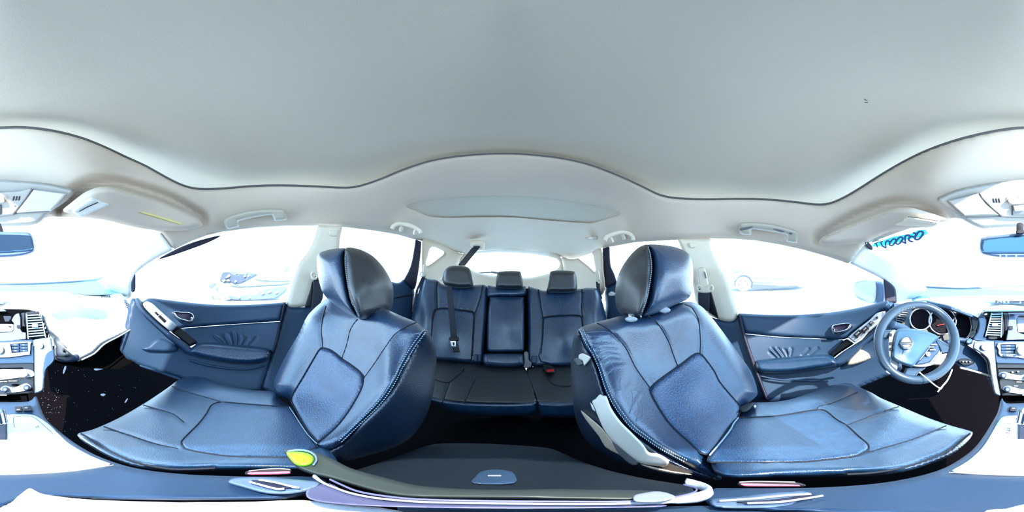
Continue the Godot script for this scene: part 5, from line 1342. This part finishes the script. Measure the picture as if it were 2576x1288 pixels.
	relief("mirror_glass", o, M.mirror, C("-40,591 0,590 70,592 79,597 83,612 84,626 62,632 0,636 -40,637", true, 3), s, {"step": 3.0, "r": 3.0, "rd": 0.002, "lift": 0.004, "thick": 0.01})
	tube("stem", o, M.ink, PackedVector3Array([P(-6, 566, 1.98), P(-2, 578, 1.9), P(0, 588, 1.86)]), 0.01)
	s = Surf.new("2576,583,1.82 2464,583,1.88 2576,648,1.80 2464,648,1.86")
	o = thing("rear_view_mirror", "rear view mirror end with a painted blue reflection hanging at the right edge of the windscreen", "mirror", P(2530, 615, 1.85))
	relief("housing", o, M.mirror_case, C("2464,626 2466,605 2475,597 2528,590 2576,585 2620,584 2620,648 2576,648 2511,647 2478,641 2469,637", true, 3), s, {"step": 2.5, "r": 6.0, "rd": 0.03, "thick": 0.03})
	relief("mirror_glass", o, M.mirror, C("2468,624 2470,608 2477,601 2528,595 2576,591 2620,590 2620,637 2576,637 2480,637 2472,634", true, 3), s, {"step": 3.0, "r": 3.0, "rd": 0.002, "lift": 0.004, "thick": 0.01})
	for x in [2516.0, 2531.0, 2556.0]:
		relief("mirror_button", o, M.white, circ(x, 644, 2), s, {"step": 0.8, "r": 0.8, "rd": 0.001, "lift": 0.004})
	tube("stem", o, M.ink, PackedVector3Array([P(2566, 566, 1.98), P(2566, 578, 1.9), P(2566, 590, 1.86)]), 0.01)
	relief("stem_foot", o, M.ink, C("2555,583 2562,577 2572,577 2580,583 2574,588 2560,588", true, 3), s, {"step": 1.2, "r": 2.0, "rd": 0.008, "lift": 0.02})
	# grab handles
	s = Surf.new("560,583,2.66 790,567,2.80 560,520,2.58 790,510,2.74")
	o = thing("grab_handle", "grey grab handle on the roof edge above the passenger front window", "grab handle", P(640, 550, 2.6))
	relief("grip", o, M.handle, C("563,560 565,551 574,544 600,535 634,528 668,525 702,525 715,527 721,536 722,550 718,554 693,556 689,551 685,543 678,541 634,548 604,555 599,560 601,570 590,573 572,576", true, 3), s, {"step": 2.5, "r": 8.0, "rd": 0.03, "lift": 0.03, "thick": 0.02})
	s = Surf.new("2010,625,2.66 1790,600,2.80 2010,560,2.58 1790,545,2.74")
	o = thing("grab_handle", "scuffed grey grab handle with dark wear on the roof edge above the driver front window", "grab handle", P(1930, 585, 2.6))
	var gr := relief("grip", o, M.handle, C("1859,566 1861,561 1891,558 1941,563 1992,576 2007,585 2007,605 2002,611 1978,607 1979,596 1974,589 1921,580 1895,577 1891,580 1888,591 1861,587", true, 3), s, {"step": 2.5, "r": 8.0, "rd": 0.03, "lift": 0.03, "thick": 0.02})
	for q in ["1861,576 1866,573 1880,571 1894,569 1890,574 1872,579 1863,580", "1944,575 1952,576 1966,579 1974,583 1966,584 1950,579", "1984,586 1990,585 1994,589 1988,590"]:
		relief("worn_patch", gr, M.grey, C(q, true, 2), s, {"step": 1.2, "r": 0.8, "rd": 0.0005, "lift": 0.033, "thick": 0.008})
	for side in 2:
		var a := PackedVector3Array()
		for q in ([[986, 576], [991, 567], [1004, 563], [1024, 565], [1044, 572], [1056, 580], [1059, 587]] if side == 0 else [[1521, 606], [1526, 596], [1545, 588], [1566, 584], [1582, 587], [1592, 595], [1593, 605]]):
			a.append(P(q[0], q[1], 3.08))
		o = thing("grab_handle", ["pale grab handle on the roof edge above the rear window on the passenger side", "pale grab handle on the roof edge above the rear window on the driver side"][side], "grab handle", a[3])
		tube("grip", o, M.cream, smooth3(a), 0.013)
		for q in ([[1008, 579, 1011, 570], [1043, 588, 1047, 576]] if side == 0 else [[1540, 608, 1534, 596], [1570, 600, 1566, 588]]):
			tube("foot", o, M.cream, PackedVector3Array([P(q[0], q[1], 3.13), P(q[2], q[3], 3.1)]), 0.012)
	o = thing("dome_light", "small oval reading light in the headliner near the rear grab handle", "light fitting", P(1487, 599, 3.4))
	var ds := Surf.new("1470,596,3.44 1505,596,3.40 1487,604,3.42")
	relief("bezel", o, M.lining, C("1471,599 1480,595 1495,595 1503,599 1495,603 1480,603", true, 3), ds, {"step": 1.2, "r": 2.0, "rd": 0.01, "lift": 0.03})
	relief("lens", o, M.white, C("1479,599 1487,596 1495,599 1487,602", true, 3), ds, {"step": 1.0, "r": 1.0, "rd": 0.004, "lift": 0.036})
	# frames of the front side windows
	var fr := Surf.new("400,650,2.56 550,593,2.72 340,690,2.52 330,735,2.5")
	trim("dark upper window frame and corner sliver of the passenger front door", [["frame", C("398,652 436,630 470,615 507,603 553,592 545,600 512,615 465,632 430,644", true, 3)], ["corner", C("331,707 340,688 341,710 340,731 331,735 329,722", true, 3)]], M.rubber, fr, {"step": 2.0, "r": 2.0, "rd": 0.01, "thick": 0.03})
	fr = Surf.new("2224,706,2.58 2254,740,2.55 2226,762,2.56")
	trim("dark triangular mirror corner of the driver door window", [["corner", C("2222,704 2232,707 2246,717 2254,731 2256,762 2256,762 2226,764 2226,764 2224,735", true, 3)]], M.rubber, fr, {"step": 2.0, "r": 4.0, "rd": 0.015, "thick": 0.03})
	# outside mirror
	o = thing("door_mirror", "outside door mirror seen through the driver window, glass painted white for its bright reflection in a blue grey shell", "mirror", P(2190, 735, 3.0))
	var ms := Surf.new("2150,710,3.05 2222,712,2.9 2190,762,3.0")
	relief("shell", o, M.mirror_case, C("2147,730 2149,716 2155,709 2175,705 2200,706 2224,714 2224,762 2196,764 2164,755 2151,745", true, 3), ms, {"step": 2.0, "r": 6.0, "rd": 0.03, "thick": 0.08})
	relief("mirror_glass", o, M.white, C("2150,730 2152,717 2158,712 2175,708 2202,709 2199,760 2170,752 2154,742", true, 3), ms, {"step": 2.0, "r": 2.0, "rd": 0.002, "lift": 0.01, "thick": 0.01})  # matte white paints in the bright reflection
	# strip on the windscreen
	o = thing("windscreen_sticker", "cyan stock number strip on the windscreen, its figures seen mirrored from inside", "sticker", P(2265, 597, 2.42))
	var ws := Surf.new("2194,616,2.52 2334,586,2.40 2290,600,2.45")
	relief("strip", o, M.cyan, S("2194,616 2201,612 2218,606 2244,596 2263,593 2290,588 2303,583 2307,579 2327,577 2334,586 2326,593 2309,598 2281,603 2253,612 2225,618 2197,621"), ws, {"step": 1.8, "r": 0.8, "rd": 0.0005, "thick": 0.004})
	var figures := "052002"
	for i in 6:
		var x := 2311.0 - i * 16.4
		var y := 593.0 + i * 3.9 + 0.35 * i * (1.0 if i > 2 else 0.0)
		letters("figure", o, M.deep_blue, figures[i], x, y, ws.at(x, y) - 0.07, 27.0 - i * 1.3, -0.55, true, 0.85)
	letters("figure", o, M.deep_blue, "TT", 2212, 615, ws.at(2212, 615) - 0.05, 13.0, 0.3, true)
	relief("tab", o, M.white, S("2193,608 2212,603 2216,606 2197,611"), ws, {"step": 1.2, "r": 0.8, "rd": 0.0005, "thick": 0.004})
	seam("tab_edge", o, M.grey, S("2194,608 2212,603"), ws, 0.0016, 0.002)
	o = thing("pillar_clip", "dark oval clip at the top of the driver windscreen pillar", "clip", P(2186, 618, 2.42))
	relief("body", o, M.rubber, C("2176,610 2184,609 2192,617 2196,624 2193,629 2184,624 2178,618", true, 3), Surf.new("0,0,2.44"), {"step": 1.4, "r": 2.0, "rd": 0.01, "thick": 0.02})
	relief("hole", o, M.white, circ(2180, 612, 1.8, 1.5), Surf.new("0,0,2.43"), {"step": 0.7, "r": 0.5, "rd": 0.001, "thick": 0.008})
	o = thing("windscreen_label", "tiny red printed label at the foot of the windscreen above the driver dashboard", "sticker", P(2372, 716, 2.9))
	for k in 5:
		relief("red_print", o, M.red, quad(2360 + k * 5, 714.5 + 1.5 * sin(k * 2.0), 2363 + k * 5, 716.5 + 1.5 * sin(k * 2.0)), Surf.new("0,0,2.9"), {"step": 0.8, "r": 0.4, "rd": 0.0005, "thick": 0.003})


func console() -> void:
	var o := thing("centre_console", "long centre console across the foot of the picture, bright lid plates and dark padded armrest", "console", Vector3(0, 0.2, -1.25))
	var s := Surf.new("0,1040,1.69 286,1169,1.276 0,1194,1.218 0,1288,1.04 700,1200,1.205 700,1288,1.04 1288,1288,1.04 1900,1288,1.04 1900,1220,1.163 2386,1187,1.234 2576,1046,1.667 2576,1196,1.214 2576,1288,1.04 128,1069,1.576 2469,1130,1.379 -60,1040,1.69 2640,1040,1.69 -60,1288,1.04 2640,1288,1.04 1288,1200,1.205")
	relief("body", o, M.plastic, C("-60,1012 0,1012 72,1010 90,995 100,1020 112,1048 130,1069 183,1111 239,1144 306,1169 370,1183 450,1192 520,1196 620,1199 700,1199 700,1199 700,1250 300,1245 0,1230 -60,1230", true, 3), s, {"step": 5.0, "r": 8.0, "rd": 0.03, "lift": -0.012, "thick": 0.08})
	relief("body", o, M.plastic, C("2640,1012 2576,1014 2530,1014 2520,1000 2512,1030 2500,1056 2460,1117 2417,1154 2354,1186 2246,1211 2131,1223 2000,1228 1800,1228 1800,1228 1800,1260 2300,1260 2640,1240", true, 3), s, {"step": 5.0, "r": 8.0, "rd": 0.03, "lift": -0.012, "thick": 0.08})
	for q in ["36,1023 53,1022 56,1034 38,1035", "56,1021 76,1020 82,1033 59,1034", "2541,1023 2558,1024 2558,1035 2540,1034"]:
		relief("heater_switch", o, M.ink, S(q), s, {"step": 1.3, "r": 2.0, "rd": 0.006, "lift": 0.012})
	for q in [[46.0, 1030.0], [66.0, 1026.0], [2550.0, 1027.0]]:
		relief("switch_mark", o, M.silver, quad(q[0] - 4, q[1] - 1.2, q[0] + 4, q[1] + 1.2), s, {"step": 0.9, "r": 0.5, "rd": 0.001, "lift": 0.015, "thick": 0.004})
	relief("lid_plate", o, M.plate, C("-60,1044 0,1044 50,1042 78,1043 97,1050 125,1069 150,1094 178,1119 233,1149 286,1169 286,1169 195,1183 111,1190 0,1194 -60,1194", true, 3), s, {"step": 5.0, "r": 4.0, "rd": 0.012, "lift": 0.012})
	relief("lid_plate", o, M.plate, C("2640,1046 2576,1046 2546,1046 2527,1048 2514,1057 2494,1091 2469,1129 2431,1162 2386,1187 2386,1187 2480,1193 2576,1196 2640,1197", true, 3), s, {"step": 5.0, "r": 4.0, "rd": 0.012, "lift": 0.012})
	seam("lid_line", o, M.grey, C("36,1076 34,1050 50,1048 72,1047 84,1050 97,1059 125,1084 150,1108", false, 3), s, 0.0012, 0.011)
	seam("plate_edge", o, M.grey, C("286,1170 195,1184 111,1191 0,1195 -40,1195", false, 3), s, 0.0015, 0.012)
	seam("plate_edge", o, M.grey, C("2386,1188 2480,1194 2576,1197 2620,1198", false, 3), s, 0.0015, 0.012)
	for q in [["P", 2540, 1067], ["R", 2539, 1079], ["N", 2537, 1085], ["D", 2535, 1091], ["L", 2532, 1099]]:
		letters("gear_mark", o, M.ink, q[0], q[1], q[2], s.at(q[1], q[2]) - 0.014, 7.0, PI / 2)
	letters("gear_mark", o, M.grey, "II", 95, 1075, s.at(95, 1075) - 0.014, 7.0, 0.4)
	var a := Surf.new("0,1195,1.19 286,1172,1.24 700,1200,1.18 0,1260,1.06 700,1262,1.06 400,1225,1.09")
	relief("armrest_pad", o, M.armrest, C("-60,1196 0,1196 111,1192 195,1185 286,1172 350,1181 419,1189 520,1197 620,1201 800,1200 810,1230 720,1256 600,1259 454,1259 300,1258 245,1256 140,1252 60,1262 0,1280 -60,1284", true, 3), a, {"step": 5.0, "r": 12.0, "rd": 0.05, "thick": 0.1, "lift": 0.03})
	a = Surf.new("2576,1197,1.19 2354,1187,1.24 1900,1222,1.16 2576,1275,1.04 1900,1262,1.06 2150,1245,1.08")
	relief("armrest_pad", o, M.armrest, C("2640,1198 2576,1198 2480,1195 2386,1189 2354,1188 2246,1213 2131,1225 2000,1229 1790,1232 1790,1275 1900,1284 2200,1296 2640,1296", true, 3), a, {"step": 5.0, "r": 12.0, "rd": 0.05, "thick": 0.1, "lift": 0.03})
	var t := Surf.new("0,1250,1.06 700,1262,1.05 0,1310,1.0 700,1310,1.0 2576,1265,1.05 2300,1290,1.02 2640,1310,1.0")
	relief("painted_sun_edge", o, M.white, C("-60,1275 0,1268 30,1260 66,1232 80,1229 100,1240 140,1248 245,1258 454,1263 640,1262 760,1258 900,1272 1000,1284 1000,1310 -60,1310", true, 2), t, {"step": 4.0, "r": 4.0, "rd": 0.01, "lift": 0.02})  # white strip paints sun on the dark armrest leather
	relief("painted_sun_edge", o, M.white, C("2480,1284 2530,1280 2560,1272 2640,1262 2640,1310 2480,1310", true, 2), t, {"step": 4.0, "r": 4.0, "rd": 0.01, "lift": 0.05})  # painted sun again, at the right end of the armrest
	relief("foot_strip", o, M.plastic, S("1000,1272 1500,1276 1800,1272 2480,1284 2480,1310 1000,1310"), s, {"step": 6.0, "r": 4.0, "rd": 0.01, "lift": 0.03})
	# oval release grips
	var e := Surf.new("580,1200,1.14 800,1200,1.12 700,1260,1.04")
	var gl := relief("release_grip", o, M.grip, C("574,1212 585,1204 610,1201 660,1200 740,1206 800,1212 800,1225 770,1236 730,1242 690,1243 650,1238 610,1227 582,1219", true, 3), e, {"step": 3.0, "r": 8.0, "rd": 0.02, "lift": 0.04})
	relief("slot", gl, M.rubber, C("630,1209 650,1208 690,1216 736,1226 715,1229 695,1228 660,1219", true, 2), e, {"step": 1.6, "r": 1.5, "rd": 0.004, "lift": 0.052, "thick": 0.015})
	seam("slot_edge", gl, M.silver, C("652,1207 690,1213 730,1223 752,1227", false, 3), e, 0.002, 0.058)
	seam("slot_edge", gl, M.silver, C("628,1212 660,1221 697,1230 715,1229", false, 3), e, 0.002, 0.058)
	e = Surf.new("1790,1240,1.10 2140,1235,1.12 1950,1275,1.03")
	gl = relief("release_grip", o, M.grip, C("1790,1256 1860,1250 1920,1242 1990,1236 2060,1234 2110,1237 2142,1243 2138,1254 2110,1265 2060,1273 1980,1277 1880,1280 1800,1276", true, 3), e, {"step": 3.0, "r": 8.0, "rd": 0.02, "lift": 0.04})
	relief("slot", gl, M.rubber, C("1850,1262 1920,1258 1980,1252 2020,1245 2050,1245 2020,1254 1960,1261 1890,1265", true, 2), e, {"step": 1.6, "r": 1.5, "rd": 0.004, "lift": 0.052, "thick": 0.015})
	seam("slot_edge", gl, M.silver, C("1810,1260 1900,1254 1980,1246 2040,1243", false, 3), e, 0.002, 0.058)
	seam("slot_edge", gl, M.silver, C("1880,1266 1960,1263 2020,1255 2070,1247", false, 3), e, 0.002, 0.058)
	# back of the console
	var b := Surf.new("926,1173,1.7 1097,1116,1.95 1288,1116,1.98 1378,1127,1.95 1580,1195,1.6 1704,1217,1.45 1288,1230,1.35 1000,1200,1.45 1500,1232,1.35 1288,1180,1.55")
	b.bumps = [[1128.0, 1121.0, 40.0, 6.0, 0.01]]
	relief("rear_end", o, M.moulding, C("880,1190 926,1173 970,1158 1019,1141 1060,1126 1097,1117 1150,1115 1221,1116 1300,1120 1378,1127 1420,1142 1455,1158 1520,1180 1580,1195 1640,1207 1704,1217 1740,1226 1700,1250 1300,1252 1000,1245 880,1215", true, 3), b, {"step": 5.0, "r": 14.0, "rd": 0.06, "thick": 0.2})
	var la := relief("latch", o, M.plastic, C("1191,1216 1197,1198 1209,1187 1230,1182 1252,1181 1275,1184 1292,1190 1293,1216", true, 3), b, {"step": 2.5, "r": 6.0, "rd": 0.015, "lift": 0.025})
	relief("latch_slot", la, M.silver, quad(1227, 1194.5, 1261, 1198), b, {"step": 1.2, "r": 1.2, "rd": 0.002, "lift": 0.03, "thick": 0.006})
	# gear lever, cut by the seam of the picture
	for k in 2:
		var x := 4.0 if k == 0 else 2571.0
		var g := thing("gear_lever", ["chrome gear lever with a dark gaiter at the left edge of the console", "chrome gear lever with a dark gaiter at the right edge of the console"][k], "gear lever", P(x, 1070, 1.6))
		var sg := -1.0 if k == 0 else 1.0
		relief("gaiter", g, M.rubber, quad(x - 40, 1060, x + 14, 1106) if k == 0 else quad(x - 10, 1060, x + 40, 1104), s, {"step": 2.5, "r": 4.0, "rd": 0.015, "lift": 0.03})
		tube("shaft", g, M.chrome, smooth3(PackedVector3Array([P(x + sg * -4, 1068, 1.5), P(x, 1050, 1.5), P(x + sg * 4, 1032, 1.5)])), 0.011)
		relief("knob", g, M.silver, circ(x + sg * 6, 1034, 10, 8), Surf.new("0,0,1.48"), {"step": 1.5, "r": 4.0, "rd": 0.02})
	# front buckles between seat and console
	for k in 2:
		var r := thing("belt_buckle", ["red belt buckle with painted pink light in the gap beside the passenger seat", "red belt buckle in the gap beside the driver seat"][k], "buckle", P([676, 1940][k], [1189, 1218][k], 1.3))
		var q = ["616,1190 625,1184 660,1181 720,1179 733,1182 732,1190 720,1195 640,1196 620,1195", "1856,1216 1862,1212 1900,1210 1990,1212 2020,1217 2026,1223 1990,1226 1880,1226 1860,1223"][k]
		var u := Surf.new("0,0,%f" % [1.27, 1.235][k])
		relief("housing", r, M.ink, C(q, true, 3), u, {"step": 1.6, "r": 3.0, "rd": 0.01})
		relief("red_button", r, M.pink, C(["622,1191 632,1188 680,1187 725,1185 730,1188 722,1193 640,1195 626,1194", "1862,1218 1872,1216 1930,1217 2000,1219 2012,1222 2000,1224 1890,1224 1868,1222"][k], true, 3), u, {"step": 1.3, "r": 2.0, "rd": 0.006, "lift": 0.012})  # pink puts the lit look into the button colour
		seam("frame_edge", r, M.silver, C(["626,1185 660,1181 700,1179 730,1181", "1860,1213 1900,1211 1960,1212 2000,1213"][k], false, 3), u, 0.0012, 0.002)
	# the camera's own foot
	var f := thing("camera_mount", "dark olive camera foot with a green lamp lying along the bottom of the picture", "camera mount", P(1000, 1225, 1.05))
	var fs := Surf.new("720,1135,1.22 800,1150,1.2 864,1170,1.16 1100,1240,1.05 1400,1240,1.05 1690,1245,1.05 833,1204,1.12")
	relief("body", f, M.olive, C("715,1131 749,1130 802,1140 835,1154 864,1169 895,1182 973,1203 1050,1221 1159,1230 1288,1232 1400,1230 1486,1232 1590,1233 1670,1237 1688,1246 1680,1256 1580,1261 1400,1258 1300,1256 1066,1254 980,1246 910,1229 833,1206 792,1196 755,1182 735,1165 722,1148", true, 3), fs, {"step": 3.5, "r": 10.0, "rd": 0.03, "thick": 0.05})
	var gl2 := relief("green_lamp", f, M.green, C("720,1138 745,1136 770,1139 786,1147 789,1158 782,1168 766,1173 748,1171 734,1160", true, 3), fs, {"step": 2.0, "r": 10.0, "rd": 0.02, "lift": 0.02})
	gl2.set_meta("label", "glowing green lamp lens")
	seam("lamp_ring", f, M.grip, C("724,1135 750,1132 775,1135 792,1145 796,1158 788,1170", false, 4), fs, 0.0025, 0.012)
	var rs := Surf.new("790,1200,1.12 1000,1260,1.0 1500,1268,1.0 1790,1235,1.06 1730,1214,1.12")
	seam("base_ring", f, M.silver, C("790,1198 812,1214 840,1226 880,1240 940,1252 1020,1260 1100,1264 1300,1267 1500,1268 1640,1264 1720,1257 1770,1247 1784,1236 1770,1225 1745,1217 1728,1213", false, 4), rs, [0.004, 0.004, 0.0035, 0.003, 0.0025, 0.0025, 0.002, 0.002, 0.002, 0.002, 0.002, 0.002, 0.002, 0.002, 0.002, 0.002, 0.002, 0.002, 0.002, 0.002, 0.002, 0.002, 0.002, 0.002, 0.002, 0.002, 0.002, 0.002, 0.002, 0.002, 0.002, 0.002, 0.002, 0.002, 0.002, 0.003, 0.003, 0.004, 0.004, 0.006, 0.007, 0.008, 0.009, 0.009], 0.03)
	seam("base_ring", f, M.lilac, C("830,1206 860,1220 900,1236 960,1247 1050,1256 1200,1260 1400,1262 1560,1262 1660,1256 1730,1244 1752,1234 1745,1226 1720,1219", false, 4), rs, 0.002, 0.04)
	relief("base_plate", f, M.lilac, C("770,1236 790,1222 830,1216 870,1236 930,1252 1000,1262 1200,1268 1500,1272 1650,1268 1650,1276 1300,1280 1000,1276 850,1268 780,1256", true, 3), rs, {"step": 3.0, "r": 5.0, "rd": 0.01, "lift": 0.015, "thick": 0.03})
	relief("foil_patch", f, M.silver, C("1595,1247 1620,1240 1660,1236 1700,1250 1660,1262 1600,1262", true, 3), rs, {"step": 2.0, "r": 4.0, "rd": 0.008, "lift": 0.07, "thick": 0.01})
	# scraps on the carpet
	var cs := Surf.new("200,1110,2.33 330,880,2.93 0,880,2.73 200,990,2.58 500,1110,2.33 400,950,2.66")
	var rng := RandomNumberGenerator.new()
	rng.seed = 5
	var pos := PackedVector3Array()
	var tri := PackedInt32Array()
	for k in 90:
		var x := rng.randf_range(105, 400)
		var y := rng.randf_range(920, 1085)
		if k < 30:
			x = rng.randf_range(104, 150)
			y = rng.randf_range(975, 1040)
		if y > 1085 - (x - 200) * 0.55 and x > 200:
			continue
		var n := pos.size()
		for c in 3:
			var an := rng.randf() * TAU
			pos.append(P(x + cos(an) * 1.6, y + sin(an) * 1.2, cs.at(x, y) - 0.01))
		pos.append(P(x, y, cs.at(x, y) - 0.016))
		tri.append_array([n, n + 1, n + 3, n + 1, n + 2, n + 3, n + 2, n, n + 3])
	var crumbs := put("carpet_crumbs", self, M.lint, pos, tri)
	tag(crumbs, "pale crumbs and lint strewn over the passenger footwell carpet", "crumbs", "", "stuff")
	for q in [["313,1012 320,1002 322,1004 317,1013", "small white paper scrap on the carpet before the passenger seat"], ["158,938 163,920 168,916 166,928 161,940", "frayed pale thread hanging in the passenger footwell"], ["236,928 250,924 266,920 274,915 270,924 250,931 240,932", "pale scuffed twig lying high in the passenger footwell"], ["252,993 258,990 266,992 260,997", "grey leaf fragment on the passenger footwell carpet"]]:
		var sc := relief("floor_scrap", self, M.lint, C(q[0], true, 2), cs, {"step": 1.2, "r": 1.0, "rd": 0.002, "lift": 0.012, "thick": 0.006})
		tag(sc, q[1], "litter")
